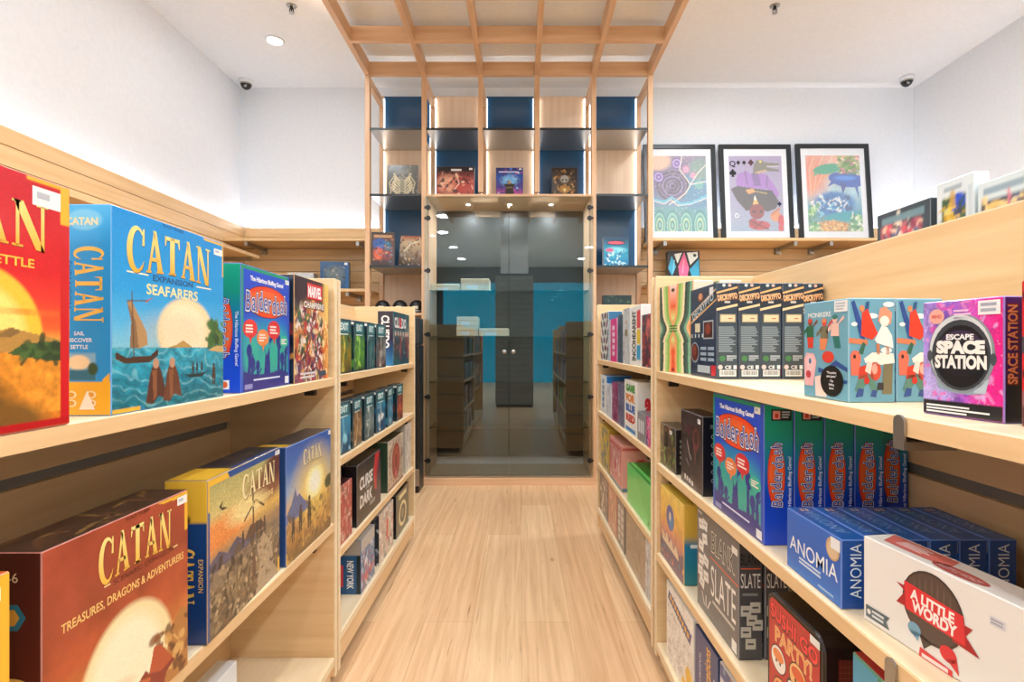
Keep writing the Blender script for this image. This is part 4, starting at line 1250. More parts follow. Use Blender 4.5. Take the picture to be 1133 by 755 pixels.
def decrypto():
    b = Box('board_game_box', .195, .236, .052, '#1d3350', '#2b3b48', '#22384a')
    c = b.cv('front', 110, '#1e3654'); c.mottle(.25, 5, 3); c.rect(0, 0, 1, .03, '#14263c'); b.put('cover_picture', c, 'front')
    p = b.pr('front')
    p.poly([(.02, .60), (1, .82), (1, .84), (.02, .62)], '#e8b878', 1); p.poly([(.02, .70), (.98, .93), (.98, .945), (.02, .715)], '#e8d4b0', 1)
    p.poly([(.02, .635), (1, .85), (1, .915), (.02, .70)], '#0f2238', 1)
    p.text('DECRYPTO', .50, .775, .075, '#c8d8e4', 2, rot=.30, width=.84, bold=.03)
    p.ell(.42, .89, .12, .05, '#8a4a30', 1); p.ell(.42, .90, .07, .035, '#e0a070', 2); p.rect(.76, .90, .9, .97, '#f0f0f0', 3)
    p.rect(.52, .42, .90, .62, '#aab8c0', 1); p.rect(.55, .435, .87, .605, '#4a1c1c', 2); p.ell(.7, .53, .1, .06, '#8a3a2a', 3)
    p.rect(.2, .5, .4, .6, '#e0d4b4', 1)
    p.ell(.19, .27, .17, .12, '#8aa0b0', 1); p.ell(.19, .27, .14, .10, '#5a2020', 2); p.ell(.17, .29, .08, .06, '#8a4030', 3)
    for i in range(2):
        for j in range(3):
            p.rect(.42 + i * .28, .18 + j * .06, .64 + i * .28, .215 + j * .06, '#9ab0c4', 1)
    for i in range(4):
        p.rect(.05 + i * .14, .44, .10 + i * .14, .48, '#c8d0d4', 1)
    p.rect(.3, .05, .78, .13, '#b8c4cc', 1); p.rect(.82, .03, .98, .14, '#d02a3a', 1)
    b.put('title_lettering', p, 'front')
    c = b.cv('right', 70, '#31414b'); c.grad([(0, '#36454c'), (.5, '#3a4a54'), (.7, '#273a4c'), (1, '#22384a')]); b.put('spine_picture', c, 'right')
    p = b.pr('right')
    p.poly([(0, .885), (1, .945), (1, .965), (0, .905)], '#e8b070', 1); p.poly([(0, .71), (1, .76), (1, .785), (0, .735)], '#e8c89a', 1)
    p.poly([(0, .74), (1, .79), (1, .94), (0, .88)], '#1c2c3c', 1)
    p.text('DECRYPTO', .52, .855, .06, '#e09a5a', 2, rot=.14, width=.95, bold=.08); p.text('DECRYPTO', .5, .86, .055, '#dfc09a', 3, rot=.14, width=.93, bold=.01)
    p.rect(.38, .79, .64, .81, '#c8c4bc', 2)
    p.ell(.35, .975, .08, .016, '#c8d0d0', 2); p.ell(.62, .975, .08, .016, '#d8b0a0', 2)
    p.rect(.16, .59, .9, .675, '#a89a78', 1); p.rect(.2, .6, .86, .665, '#d8c8a2', 2); p.rect(.55, .625, .75, .635, '#b05040', 3)
    p.bars(.10, .28, .92, .55, 15, '#8b989f', 1, 5)
    p.ell(.28, .215, .14, .03, '#3f7a48', 1); p.bars(.48, .19, .95, .25, 3, '#b4bcc0', 1, 2)
    p.ell(.18, .125, .11, .024, '#e0c0bc', 1); p.text('CE', .55, .125, .035, '#e8e8e6', 1, width=.3, bold=.04); p.rect(.8, .105, .95, .145, '#d8dcdc', 1)
    p.rect(.14, .03, .92, .095, '#eceae4', 1)
    r = random.Random(3); x = .18
    while x < .86:
        w = r.uniform(.012, .03); p.rect(x, .042, x + w, .088, '#2a2a2a', 2); x += w + r.uniform(.015, .03)
    b.put('spine_lettering', p, 'right')
    return b
b0 = decrypto(); atR(b0, 1.326, TOPR, .036)
names = ['first in the row, its control-panel cover showing', 'second in the row', 'third in the row', 'fourth in the row', 'fifth and last, partly behind the people-patterned box']
for k in range(5):
    o = b0.o if k == 0 else dup(b0.o)
    a = b0.o.rotation_euler.z
    if k:
        o.location = b0.o.location + Vector((k * .0545 * -math.sin(a), k * .0545 * math.cos(a) + [0, .0, .004, .002, .012][k], 0))
    tag(o, 'dark blue code game box with barcode spine, %s' % names[k], 'game box', 'dark blue code game boxes on the right top shelf')

def monikers():
    b = Box('game_box', .112, .152, .071, '#6fa9bf', '#6aa5bc', '#8cc0d0')
    pc = ['#e0402f', '#f0c4b4', '#2a6a4a', '#e88a5a', '#7a7458', '#f6ece4', '#2a4f94', '#f0887a']
    def fig(p, x, y, s, top, legs, head, lean=0.0):
        p.poly([(x - .07 * s, y), (x - .10 * s + lean * .5, y + .16 * s), (x + lean, y + .17 * s), (x + .02 * s, y)], legs, 2)
        p.poly([(x + .01 * s, y), (x + lean, y + .16 * s), (x + .10 * s + lean, y + .16 * s), (x + .09 * s, y)], legs, 2)
        p.poly([(x - .11 * s + lean, y + .15 * s), (x - .10 * s + lean, y + .31 * s), (x + .10 * s + lean, y + .31 * s), (x + .11 * s + lean, y + .15 * s)], top, 3)
        p.poly([(x - .10 * s + lean, y + .30 * s), (x - .24 * s + lean, y + .22 * s), (x - .22 * s + lean, y + .18 * s), (x - .08 * s + lean, y + .25 * s)], top, 3)
        p.poly([(x + .10 * s + lean, y + .30 * s), (x + .24 * s + lean, y + .36 * s), (x + .22 * s + lean, y + .40 * s), (x + .08 * s + lean, y + .31 * s)], head, 3)
        p.ell(x + lean, y + .36 * s, .065 * s, .05 * s, head, 4); p.ell(x + lean, y + .385 * s, .07 * s, .03 * s, legs, 5)
    p = b.pr('front')
    p.text('MONIKERS', .38, .865, .05, '#eef6f6', 1, width=.52, bold=.03)
    fig(p, .17, .52, .75, '#2a6a4a', '#e0402f', '#8a4a34'); fig(p, .45, .5, .78, '#7a7458', '#e88a5a', '#d8402f', .05); fig(p, .78, .52, .8, '#f0c4b4', '#2f7a72', '#f0c4b4', -.05)
    p.poly([(.04, .12), (.02, .40), (.08, .47), (.26, .46), (.32, .38), (.24, .12)], '#f2b8bc', 2); p.ell(.17, .36, .10, .09, '#f4c8c8', 3); p.ell(.13, .24, .06, .04, '#c8404a', 4); p.ell(.17, .38, .03, .03, '#3a6a9a', 4)
    p.poly([(.36, .32), (.5, .30), (.75, .40), (.98, .33), (.98, .29), (.76, .34), (.55, .26), (.36, .27)], '#2a4f94', 2); p.ell(.58, .43, .13, .06, '#e0402f', 3)
    p.poly([(.3, .02), (.28, .22), (.5, .25), (.55, .02)], '#f4dcd0', 2); p.poly([(.5, .2), (.98, .21), (.98, .18), (.5, .15)], '#2a4f94', 2)
    p.ell(.66, .19, .245, .155, '#0e0f11', 6)
    for k, t in enumerate(('"The perfect', 'party game."', '-The', 'Rolling', 'Stone')):
        p.text(t, .66, .275 - k * .036 - (.012 if k > 1 else 0), .022, '#f4f4f4', 7, bold=.04)
    p.rect(.72, .875, .99, .985, '#eef0f0', 6); p.bars(.75, .89, .96, .97, 3, '#b8bcc4', 7)
    p.poly([(.0, .90), (.08, .925), (.0, .89)], '#f4f4f4', 2)
    b.put('cover_print', p, 'front')
    p = b.pr('right')
    p.poly([(.05, .96), (.12, .98), (.30, .74), (.34, .60), (.24, .62)], '#2a4f94', 2); p.poly([(.36, .96), (.44, .97), (.40, .78), (.32, .8)], '#2a5a8a', 2)
    p.poly([(.26, .64), (.28, .86), (.40, .90), (.50, .78), (.62, .66), (.5, .60)], '#e0402f', 3); p.ell(.28, .90, .05, .03, '#e88a5a', 4)
    p.poly([(.0, .62), (.4, .60), (.4, .55), (.0, .57)], '#d8805a', 2); p.poly([(.2, .47), (.3, .58), (.36, .56), (.3, .46)], '#2f6a54', 3)
    p.poly([(.62, .78), (.66, .90), (.78, .92), (.92, .86), (.9, .76), (.76, .72)], '#f0987a', 3); p.ell(.76, .78, .10, .05, '#f8ece0', 4)
    p.poly([(.70, .74), (.55, .60), (.60, .57), (.95, .52), (.92, .64), (.82, .72)], '#f8f4ee', 4); p.poly([(.58, .56), (.6, .46), (.66, .46), (.66, .56)], '#c87a5a', 3); p.poly([(.78, .54), (.8, .46), (.86, .46), (.86, .54)], '#c87a5a', 3)
    p.poly([(.32, .42), (.5, .48), (.95, .47), (.98, .38), (.7, .36), (.5, .38), (.35, .38)], '#f6ece0', 3); p.ell(.8, .5, .12, .03, '#f8f4ee', 3)
    p.poly([(.05, .26), (.03, .46), (.1, .50), (.22, .49), (.26, .42), (.2, .26)], '#e8705a', 3); p.ell(.12, .44, .03, .02, '#3a2a2a', 4)
    p.poly([(.20, .22), (.22, .34), (.36, .36), (.42, .24)], '#d8402f', 3); p.ell(.56, .30, .13, .09, '#d8503c', 3); p.ell(.55, .32, .06, .05, '#f0b0a0', 4); p.poly([(.34, .3), (.4, .40), (.5, .38), (.46, .27)], '#f6dcd0', 4)
    p.poly([(.12, .12), (.24, .26), (.50, .27), (.62, .10), (.52, .08), (.4, .2), (.24, .08)], '#5a8a7a', 3); p.ell(.38, .21, .06, .035, '#d0302a', 5)
    p.poly([(.14, .05), (.2, .14), (.32, .13), (.30, .06)], '#2a4f94', 4); p.poly([(.46, .06), (.5, .12), (.6, .12), (.58, .05)], '#2a4f94', 4)
    p.poly([(.70, .08), (.74, .37), (.94, .37), (.92, .08)], '#7a7458', 3); p.poly([(.6, .12), (.62, .19), (.74, .19), (.74, .12)], '#2c2c34', 4)
    p.ell(.50, .83, .12, .025, '#f2f4f2', 2); p.ell(.85, .94, .12, .025, '#f2f4f2', 2); p.ell(.12, .75, .07, .02, '#f2f4f2', 2)
    b.put('side_print', p, 'right')
    return b
b = monikers(); atR(b, .786, TOPR, .024, .05).tag('light blue party game box patterned with little people, black oval on its cover')
c2 = dup(b.o); a = b.o.rotation_euler.z
c2.location = b.o.location + Vector((.0745 * -math.sin(a), .0745 * math.cos(a) + .002, 0))
tag(c2, 'second light blue people-patterned game box, squeezed behind the pink space game', 'game box')

def space_box():
    b = Box('game_box', .096, .136, .062, '#8a5ac8', '#20182a', '#3a1a50')
    c = b.cv('front', 130, '#9a6ad8')
    n = c.noise(5, 4)
    c.grad([(0, '#a890e0'), (.35, '#9a6ad4'), (.6, '#c060d0'), (1, '#f0208a')], axis='u'); c.mottle(.5, 6, 2)
    c.mixin(np.clip((c.u - .45) * 2, 0, 1) * np.clip(n * 1.8 - .4, 0, 1), '#f0148a'); c.ell(.15, .25, .25, .25, '#c0b8f0', soft=.8, al=.7); c.ell(.30, .8, .2, .15, '#7a4ac0', soft=.8, al=.6)
    r = random.Random(5)
    for k in range(70):
        c.ell(r.random(), r.random(), .006, .005, '#f8e0ff', al=.8)
    c.busy(['#d8c0f8', '#7a3ac0', '#f850b0', '#5a3aa0', '#f8a0d8'], 90, 6, .015, .07, al=.55)
    c.grain(.22, 5)
    c.rect(0, 0, 1, .125, '#1c1c22')
    b.put('cover_picture', c, 'front')
    p = b.pr('front')
    p.poly([(.22, .24), (.18, .36), (.30, .42), (.75, .42), (.84, .36), (.80, .22), (.6, .20), (.4, .21)], '#8fa4b4', 1); p.poly([(.66, .22), (.80, .22), (.84, .34), (.70, .30)], '#b8c8d4', 2)
    p.ell(.50, .545, .41, .335, '#8a969e', 2); p.ell(.49, .56, .385, .31, '#d4dce0', 3); p.ell(.50, .53, .365, .30, '#3a4046', 4); p.ell(.505, .52, .325, .265, '#101216', 5); p.ell(.50, .60, .27, .14, '#3a2a4a', 6); p.ell(.5, .52, .30, .17, '#191a20', 7)
    p.ell(.11, .52, .035, .05, '#4a5058', 5); p.ell(.89, .5, .035, .05, '#4a5058', 5)
    p.text('ESCAPE', .50, .685, .045, '#f4f4f4', 8, bold=.06, width=.34)
    p.text('SPACE', .50, .60, .10, '#f6f4ee', 8, bold=.10, width=.60); p.text('STATION', .50, .475, .105, '#f6f4ee', 8, bold=.08, width=.64)
    p.ell(.2, .865, .10, .065, '#f0b0a0', 3); p.text('MIND', .2, .865, .03, '#d85a5a', 4, bold=.05, width=.13)
    p.bars(.42, .83, .68, .92, 3, '#f8c8ec', 3, 3)
    p.rect(.72, .86, .97, .975, '#eceef4', 9); p.bars(.75, .875, .94, .965, 2, '#a8b0c0', 10)
    p.bars(.06, .02, .86, .10, 3, '#f2f2f2', 3, 8)
    b.put('title_lettering', p, 'front')
    c = b.cv('right', 40, '#2a1636'); c.grad([(0, '#1c1c22'), (.14, '#1c1c22'), (.15, '#3a1a50'), (1, '#5a1f6a')]); c.rect(0, .0, .8, .35, '#1c1c22'); b.put('side_picture', c, 'right')
    p = b.pr('right'); p.text('SPACE STATION', .17, .62, .22, '#8a1c10', 1, rot=PI / 2, width=.64, bold=.1); p.text('SPACE STATION', .16, .62, .20, '#f08a5a', 2, rot=PI / 2, width=.62, bold=.04); b.put('side_lettering', p, 'right')
    return b
b = space_box(); atR(b, .574, TOPR, .054, .16).tag('pink and purple space escape game box with an astronaut helmet')
b = Box('game_box', .105, .150, .062, '#c8242c', '#2a2a30', '#b81c24')
c = b.cv('front', 60, '#d0242c'); c.poly([(.0, .62), (.25, .66), (.5, .72), (.5, .52), (.2, .54), (.0, .50)], '#4a4a54'); c.rect(0, .0, 1, .24, '#6c7076'); c.rect(0, .0, 1, .135, '#2c2c32'); c.ell(.1, .36, .1, .05, '#2a1a1c'); c.ell(.12, .9, .12, .05, '#2a1a1c')
b.put('cover_picture', c, 'front'); p = b.pr('front'); p.bars(.05, .03, .8, .11, 2, '#e8e8ea', 1); b.put('cover_print', p, 'front')
atR(b, .452, TOPR, .066, .06).tag('red and grey game box at the right picture edge beside the pink space game')

# ---- near right, second shelf
b, c = pic_box(.165, .132, .06, '#4a3a34', '#241f1e', ['#7a5a3a', '#3a5a2c', '#2a2422', '#a87a4a', '#5a2f2f', '#8a9a5c'], 70, 51, '#2c2624')
c.poly([(.2, .45), (.3, .8), (.5, .9), (.6, .7), (.5, .5)], '#2c2422'); c.busy(['#4a8a3c', '#8ac05a', '#2f5a2a'], 30, 2, .02, .06, 0, 1, 0, .35)
b.put('cover_picture', c, 'front'); b.sticker(.72, .88, .16, .08)
p = b.pr('right'); p.bars(.2, .2, .8, .8, 5, '#8a8a7a', 1); b.put('spine_print', p, 'right')
atR(b, 1.583, .67, .012).tag('small brown and green adventure game box beside the divider on the right second shelf')
b, c = pic_box(.175, .20, .055, '#332d30', '#161516', ['#4a3c40', '#221c1e', '#5a4a4a', '#3a2a2c'], 90, 52, '#1e1c1c')
c.ell(.72, .68, .13, .14, '#8a4444', soft=.5); c.ell(.72, .69, .09, .10, '#3a2a2e', soft=.5); c.line([(.3, .6), (.4, .45), (.5, .38)], .02, '#c8b8b4'); c.line([(.62, .55), (.7, .45), (.66, .35)], .025, '#8a4a44'); c.line([(.25, .35), (.4, .28)], .015, '#a89c9c')
c.ell(.38, .75, .12, .06, '#5c2c34', soft=.5)
b.put('cover_picture', c, 'front'); b.sticker(.86, .92, .12, .06)
p = b.pr('front'); p.rect(.18, .06, .26, .13, '#dcd8d2', 1); p.rect(.29, .06, .36, .12, '#dcd8d2', 1); p.rect(.39, .05, .48, .11, '#dcd8d2', 1); p.rect(.51, .04, .6, .10, '#dcd8d2', 1); b.put('title_lettering', p, 'front')
p = b.pr('right')
for k in range(6):
    p.ell(.5, .2 + k * .11, .12, .03, '#8a8a84', 1); p.ell(.5, .2 + k * .11, .07, .017, '#1a1a1a', 2)
p.rect(.35, .85, .65, .9, '#6a6a66', 1)
b.put('spine_print', p, 'right')
atR(b, 1.355, .67, .012).tag('black game box with a red swirl, left of the blue bluffing games on the right')
b = Box('board_game_box', .262, .267, .0565, '#1746c8', '#1440b8', '#15805f')
bluff_front(b, 150); bluff_spine(b, 'right', PI / 2); b.sticker(.9, .945, .1, .05)
atR(b, 1.026, .67, .014)
b0 = b; a = b0.o.rotation_euler.z
wh = ['first of its row, front cover showing', 'second of the row', 'third of the row', 'fourth of the row', 'last of its row, pushed deepest']
for k in range(5):
    o = b0.o if k == 0 else dup(b0.o)
    if k:
        d = k * .0578 + (.008 if k == 4 else 0)
        o.location = b0.o.location + Vector((d * -math.sin(a), d * math.cos(a) + (.028 if k == 4 else 0), 0))
    tag(o, 'bluffing game box on the right second shelf, %s' % wh[k], 'game box', 'blue bluffing games on the right second shelf')
def anomia():
    b = Box('game_box', .158, .1, .0405, '#1767c8', '#124a9c', '#1a5cb0')
    c = b.cv('front', 80, '#1768ca'); c.grad([(0, '#1a74d0'), (.5, '#155fc0'), (1, '#1a66c8')]); b.put('cover_picture', c, 'front')
    p = b.pr('front')
    p.text('ANOMIA', .51, .47, .25, '#f4f8fa', 2, width=.88, bold=.004)
    p.bars(.26, .20, .70, .32, 2, '#cfe0f4', 1, 6); p.bars(.62, .06, .9, .12, 1, '#9ac0ec', 1)
    p.ell(.87, .79, .11, .17, '#caa77a', 3); p.ell(.87, .78, .09, .13, '#dcc09a', 4); p.rect(.84, .80, .99, .97, '#eef0f0', 5)
    b.put('title_lettering', p, 'front')
    p = b.pr('right'); p.text('ANOMIA', .5, .55, .42, '#e4f0fa', 1, rot=PI / 2, width=.78); 
    b.put('spine_lettering', p, 'right')
    p = b.pr('top'); p.text('ANOMIA', .5, .5, .5, '#7fa6dc', 1, rot=PI, width=.66); p.rect(.02, .02, .98, .06, '#3a80d0', 1); p.bars(.08, .3, .16, .7, 2, '#e8c8a0', 1)
    b.put('top_lettering', p, 'top')
    return b
b0 = anomia(); atR(b0, .778, .67, .012, -.01); a = b0.o.rotation_euler.z
wh = ['frontmost with its title facing the aisle', 'second from the aisle', 'third from the aisle', 'fourth from the aisle', 'fifth from the aisle', 'deepest, against the back panel']
for k in range(6):
    o = b0.o if k == 0 else dup(b0.o)
    if k:
        o.location = b0.o.location + Vector((k * .0425 * -math.sin(a), k * .0425 * math.cos(a), 0))
    tag(o, 'low bright blue card game box, %s' % wh[k], 'game box', 'low bright blue card game boxes on the right second shelf')
b = Box('board_game_box', .27, .1155, .048, '#ece9e4', '#e4e0da', '#f0eeea')
p = b.pr('front')
p.ell(.40, .56, .155, .37, '#4a3a34', 2); p.ell(.40, .56, .145, .345, '#5c4a42', 3); p.poly([(.33, .26), (.36, .10), (.42, .24)], '#4a3a34', 2)
for k in range(7):
    p.ell(.31 + k * .03, .78 - abs(k - 3) * .03, .004, .10, '#6e5a50', 4)
p.poly([(.21, .66), (.26, .60), (.21, .44), (.33, .44), (.33, .66)], '#b0242c', 4); p.poly([(.59, .58), (.56, .48), (.62, .34), (.50, .36), (.50, .58)], '#b0242c', 4)
p.poly([(.255, .72), (.55, .66), (.56, .38), (.265, .42)], '#e0353a', 5)
p.text('A LITTLE', .40, .605, .105, '#fbf4ee', 6, bold=.06, width=.22, rot=-.06); p.text('WORDY', .41, .485, .115, '#fbf4ee', 6, bold=.06, width=.225, rot=-.06)
p.ell(.31, .25, .035, .07, '#7aa8c0', 4); p.poly([(.28, .22), (.33, .14), (.34, .24)], '#7aa8c0', 4); p.ell(.48, .20, .04, .08, '#e0353a', 4); p.poly([(.47, .15), (.53, .05), (.52, .19)], '#e0353a', 4)
p.poly([(.02, .20), (.02, .06), (.17, .06), (.15, .13), (.17, .20)], '#5c6a70', 3); p.bars(.06, .08, .14, .18, 2, '#d8dcdc', 4); p.ell(.04, .13, .012, .03, '#e8e8e8', 4)
p.poly([(.335, .02), (.34, .10), (.50, .06), (.50, -.0), (.335, .0)], '#e0353a', 3)
p.rect(.35, .01, .48, .05, '#fbe4e0', 4); p.rect(.66, .72, .72, .80, '#d4d4da', 3); p.bars(.664, .73, .716, .79, 2, '#a8a8b4', 4)
b.put('title_lettering', p, 'front')
p = b.pr('top'); p.poly([(.08, .25), (.02, .9), (.38, .9), (.42, .4), (.3, .25)], '#d8706a', 1); p.bars(.12, .4, .34, .8, 4, '#f4dcd8', 2, 4); p.ell(.48, .3, .13, .22, '#b04a48', 1); p.text('A LITTLE WORDY', .48, .3, .15, '#f4e0dc', 2, width=.2); b.put('top_print', p, 'top')
atR(b, .484, .67, .043, .12).tag('white word game box with a brown acorn badge and red ribbon, right corner')

# ---- near right, third shelf
b, c = pic_box(.24, .224, .09, '#e8b83c', '#2f8f9c', ['#f0c858', '#d8a040', '#e8a86a', '#c8784a'], 90, 61, '#e0c44c')
c.grad([(0, '#b85a5a'), (.2, '#7a6a8a'), (.45, '#d88a6a'), (.62, '#e8b048'), (1, '#f0cc5a')]); c.mottle(.25, 9, 4)
c.ell(.45, .66, .17, .17, '#4a4f9a'); c.ell(.48, .62, .11, .11, '#2f80b8'); c.ell(.44, .68, .04, .06, '#f0d8a8')
c.poly([(0, .2), (.15, .42), (.3, .30), (.5, .36), (.7, .26), (1, .36), (1, 0), (0, 0)], '#5c4a6a', .8); c.busy(['#c8604a', '#f0a070', '#3a8aa0', '#6a4a7a'], 40, 5, .02, .06, 0, 1, 0, .35)
b.put('cover_picture', c, 'front')
p = b.pr('front'); p.poly([(.1, .30), (.14, .42), (.22, .30), (.3, .42), (.4, .3), (.5, .4), (.6, .28), (.7, .38), (.8, .26), (.8, .22), (.1, .26)], '#e8d0b0', 1); b.put('title_lettering', p, 'front')
c = b.cv('right', 50, '#2f8f9c'); c.grad([(0, '#1f7f86'), (.5, '#2a80a8'), (.62, '#d8b048'), (1, '#e8c04c')]); b.put('spine_picture', c, 'right')
p = b.pr('right'); p.bars(.2, .45, .6, .53, 1, '#e8f0f0', 1); b.put('spine_print', p, 'right')
atR(b, 1.505, .38, .012).tag('yellow game box with a round blue emblem on the right third shelf')
b = Box('board_game_box', .262, .25, .05, '#67676c', '#4a4a4e', '#58585a')
c = b.cv('front', 130, '#66666a'); c.mottle(.2, 20, 2); b.put('cover_picture', c, 'front')
p = b.pr('front')
p.text('BLANK', .66, .79, .20, '#d8d4c8', 1, width=.54, bold=.05); p.text('BLANK', .66, .79, .19, '#1c1c1e', 2, width=.52, bold=.0); p.text('SLATE', .66, .42, .31, '#f2f0ea', 1, width=.56, bold=-.004)
p.rect(.36, .615, 1.0, .63, '#d8603a', 1)
for k, (x, y, a) in enumerate(((.12, .86, .2), (.22, .88, -.15), (.22, .74, .2), (.12, .64, -.1), (.12, .50, .1), (.25, .53, -.2), (.25, .38, .1), (.14, .28, -.25), (.1, .38, .1))):
    ca, sa = math.cos(a), math.sin(a)
    p.poly([(x + dx * ca - dy * sa, y + dx * sa + dy * ca) for dx, dy in ((-.065, -.05), (.065, -.05), (.065, .05), (-.065, .05))], '#eceae4', 2 + k % 3)
    p.rect(x - .035, y - .006, x + .035, y + .006, '#8a8884', 6)
for x0, x1 in ((.20, .13), (.24, .24), (.28, .36)):
    p.poly([(x0, .08), (x0 + .02, .08), (x1 + .02, .19), (x1, .19)], '#eceae4', 2)
for k in range(3):
    p.rect(.03 + k * .04, .955, .055 + k * .04, .98, '#d8d8d4', 1)
p.bars(.42, .19, .95, .24, 1, '#c8c8c4', 1); p.rect(.86, .02, .96, .12, '#f0f0ec', 2); p.rect(.86, .87, .98, .93, '#f4f4f0', 3)
b.put('title_lettering', p, 'front')
p = b.pr('right'); p.text('BLANK', .5, .86, .10, '#17171a', 1, width=.84, bold=.01); p.rect(.08, .775, .92, .785, '#d8603a', 1); p.text('SLATE', .5, .68, .13, '#e8e6e0', 1, width=.84, bold=0); p.bars(.15, .54, .85, .58, 1, '#8a8a8a', 1)
for k, (x, y) in enumerate(((.3, .42), (.7, .45), (.55, .34), (.8, .3), (.3, .24), (.5, .14))):
    p.rect(x - .22, y - .045, x + .22, y + .045, '#c4c0b4', 1 + k % 2); p.rect(x - .13, y - .008, x + .13, y + .008, '#4a4a48', 4)
b.put('side_lettering', p, 'right')
atR(b, 1.150, .38, .018)
tag(b.o, 'grey slate word game box with scattered white cards on its cover', 'game box')
c2 = dup(b.o); a = b.o.rotation_euler.z
c2.location = b.o.location + Vector((.056 * -math.sin(a), .056 * math.cos(a), 0))
tag(c2, 'second grey slate word game box standing behind the first', 'game box')

# sushi party tin with rounded corners
def tin():
    w, h, t, rr = .185, .222, .062, .028
    def outline(s=1.0, ins=0.0, n=6):
        pts = []
        for cx, cz, a0 in ((w / 2 - rr, h - rr, 0), (-w / 2 + rr, h - rr, 90), (-w / 2 + rr, rr, 180), (w / 2 - rr, rr, 270)):
            for k in range(n + 1):
                a = math.radians(a0 + 90 * k / n); q = rr - ins
                pts.append((cx + q * math.cos(a), cz + q * math.sin(a)))
        return pts
    bm = bmesh.new()
    rings = []
    for y, ins in ((.0, .006), (.0, .003), (.004, 0), (.020, 0), (.0201, .0015), (t - .004, .0015), (t, .004)):
        rings.append([bm.verts.new((x, y, z)) for x, z in outline(ins=ins)])
    for A, B in zip(rings, rings[1:]):
        for k in range(len(A)):
            bm.faces.new((A[k], A[(k + 1) % len(A)], B[(k + 1) % len(A)], B[k]))
    bm.faces.new(rings[0]); bm.faces.new(rings[-1])
    bmesh.ops.recalc_face_normals(bm, faces=bm.faces[:])
    o = obj('game_tin', bm, 'tinblack')
    f = face_xform('front', w, h, t)
    p = Pr(w, h)
    p.add([(x + w / 2, z) for x, z in outline(ins=.010)], [tuple(range(28))], '#c01f24', 0)
    p.text('SUSHI GO', .50, .835, .115, '#5a0c10', 1, width=.86, bold=.12, rot=-.05); p.text('SUSHI GO', .50, .84, .11, '#f03038', 2, width=.84, bold=.05, rot=-.05)
    p.text('PARTY!', .50, .69, .12, '#f4d8a0', 2, width=.66, bold=.06); p.text('PARTY!', .50, .69, .115, '#f0a05a', 3, width=.65, bold=.02)
    p.rect(.80, .90, .95, .955, '#e8e8e4', 5)
    for x, y, r0, c0, c1 in ((.24, .50, .15, '#f6f0e8', '#f08a4a'), (.60, .52, .16, '#f4c07a', '#e05a30'), (.84, .40, .13, '#f6f0e8', '#4a8a4a'), (.3, .25, .17, '#f0a060', '#c83a2a'), (.66, .24, .16, '#f6efe6', '#d84a6a'), (.5, .40, .10, '#3a2a2a', '#f4f0e8'), (.88, .16, .1, '#f0c050', '#e88a3a'), (.12, .12, .1, '#2a3a30', '#f4f0e0')):
        p.ell(x, y, r0, r0 * .72, '#3a1014', 3); p.ell(x, y, r0 * .92, r0 * .66, c0, 4); p.ell(x, y + r0 * .2, r0 * .7, r0 * .3, c1, 5)
        p.ell(x - r0 * .25, y - r0 * .15, r0 * .1, r0 * .09, '#201010', 6); p.ell(x + r0 * .25, y - r0 * .15, r0 * .1, r0 * .09, '#201010', 6)
    p.build('lid_print', o, f, 'print', .0008)
    f = face_xform('right', w - .003, h, t)
    p = Pr(t, h)
    p.rect(.36, .14, .93, .86, '#5a1f18', 0)
    for k in range(18):
        p.rect(.38, .16 + k * .038, .91, .164 + k * .038, '#8a4a34', 1)
    for k in range(5):
        p.rect(.42 + k * .1, .14, .428 + k * .1, .86, '#8a4a34', 1)
    p.build('side_print', o, f, 'print', .0006)
    return o
M['tinblack'] = plain('black_lacquered_tin', '#2a2220', 0.25, 0.4)
o = tin(); yc = .915; o.location = (RX(yc, .012), yc, .3804); o.rotation_euler = (0, 0, -PI / 2 + TH)
tag(o, 'rounded black and red sushi game tin with cartoon food on its lid', 'game tin')
b = Box('game_box', .11, .235, .055, '#2f8a5a', '#c02a3a', '#c8303a')
c = b.cv('front', 50, '#2f9a6a'); c.poly([(0, 1), (.6, 1), (0, .6)], '#3aa0c8'); c.poly([(.5, 1), (1, 1), (1, .5)], '#2a7a4a'); b.put('cover_picture', c, 'front')
atR(b, .66, .38, .02, -.05).tag('green game box with red top peeking out below the white word game')

# ---- near right, bottom shelf
b, c = pic_box(.25, .235, .075, '#f0ece4', '#e8e2d8', ['#f6f2ea', '#ece6da'], 90, 71, '#f0ece4', 20)
r = random.Random(9)
for k in range(60):
    x, y = r.uniform(.05, .95), r.uniform(.05, .7); c.line([(x, y), (x + r.uniform(-.06, .06), y + r.uniform(-.04, .06)), (x + r.uniform(-.06, .1), y + r.uniform(-.06, .06))], .006, '#8a8a94')
c.poly([(.05, .80), (.1, .92), (.95, .80), (.9, .66)], '#3a4a8c'); c.ell(.86, .25, .12, .12, '#f0c030'); c.ell(.7, .08, .1, .08, '#f0c030')
b.put('cover_picture', c, 'front')
p = b.pr('front')
for k in range(8):
    p.rect(.14 + k * .093, .82 - k * .016, .21 + k * .093, .88 - k * .016, '#f0b840', 1)
b.put('title_lettering', p, 'front')
atR(b, 1.425, .09, .012).tag('white doodled drawing game box with blue and yellow banner on the right bottom shelf')
b = Box('board_game_box', .155, .235, .10, '#1d3a78', '#16305f', '#1c3466')
c = b.cv('front', 60, '#1e3c7c'); b.put('cover_picture', c, 'front')
p = b.pr('front'); p.text('THE ORIGINAL', .24, .55, .09, '#dfe6f0', 1, rot=PI / 2, width=.46); p.text('Telestrations', .58, .60, .26, '#f0b840', 1, rot=PI / 2, width=.70, bold=.03); p.bars(.84, .1, .92, .9, 1, '#c8d4e8', 1); b.put('title_lettering', p, 'front')
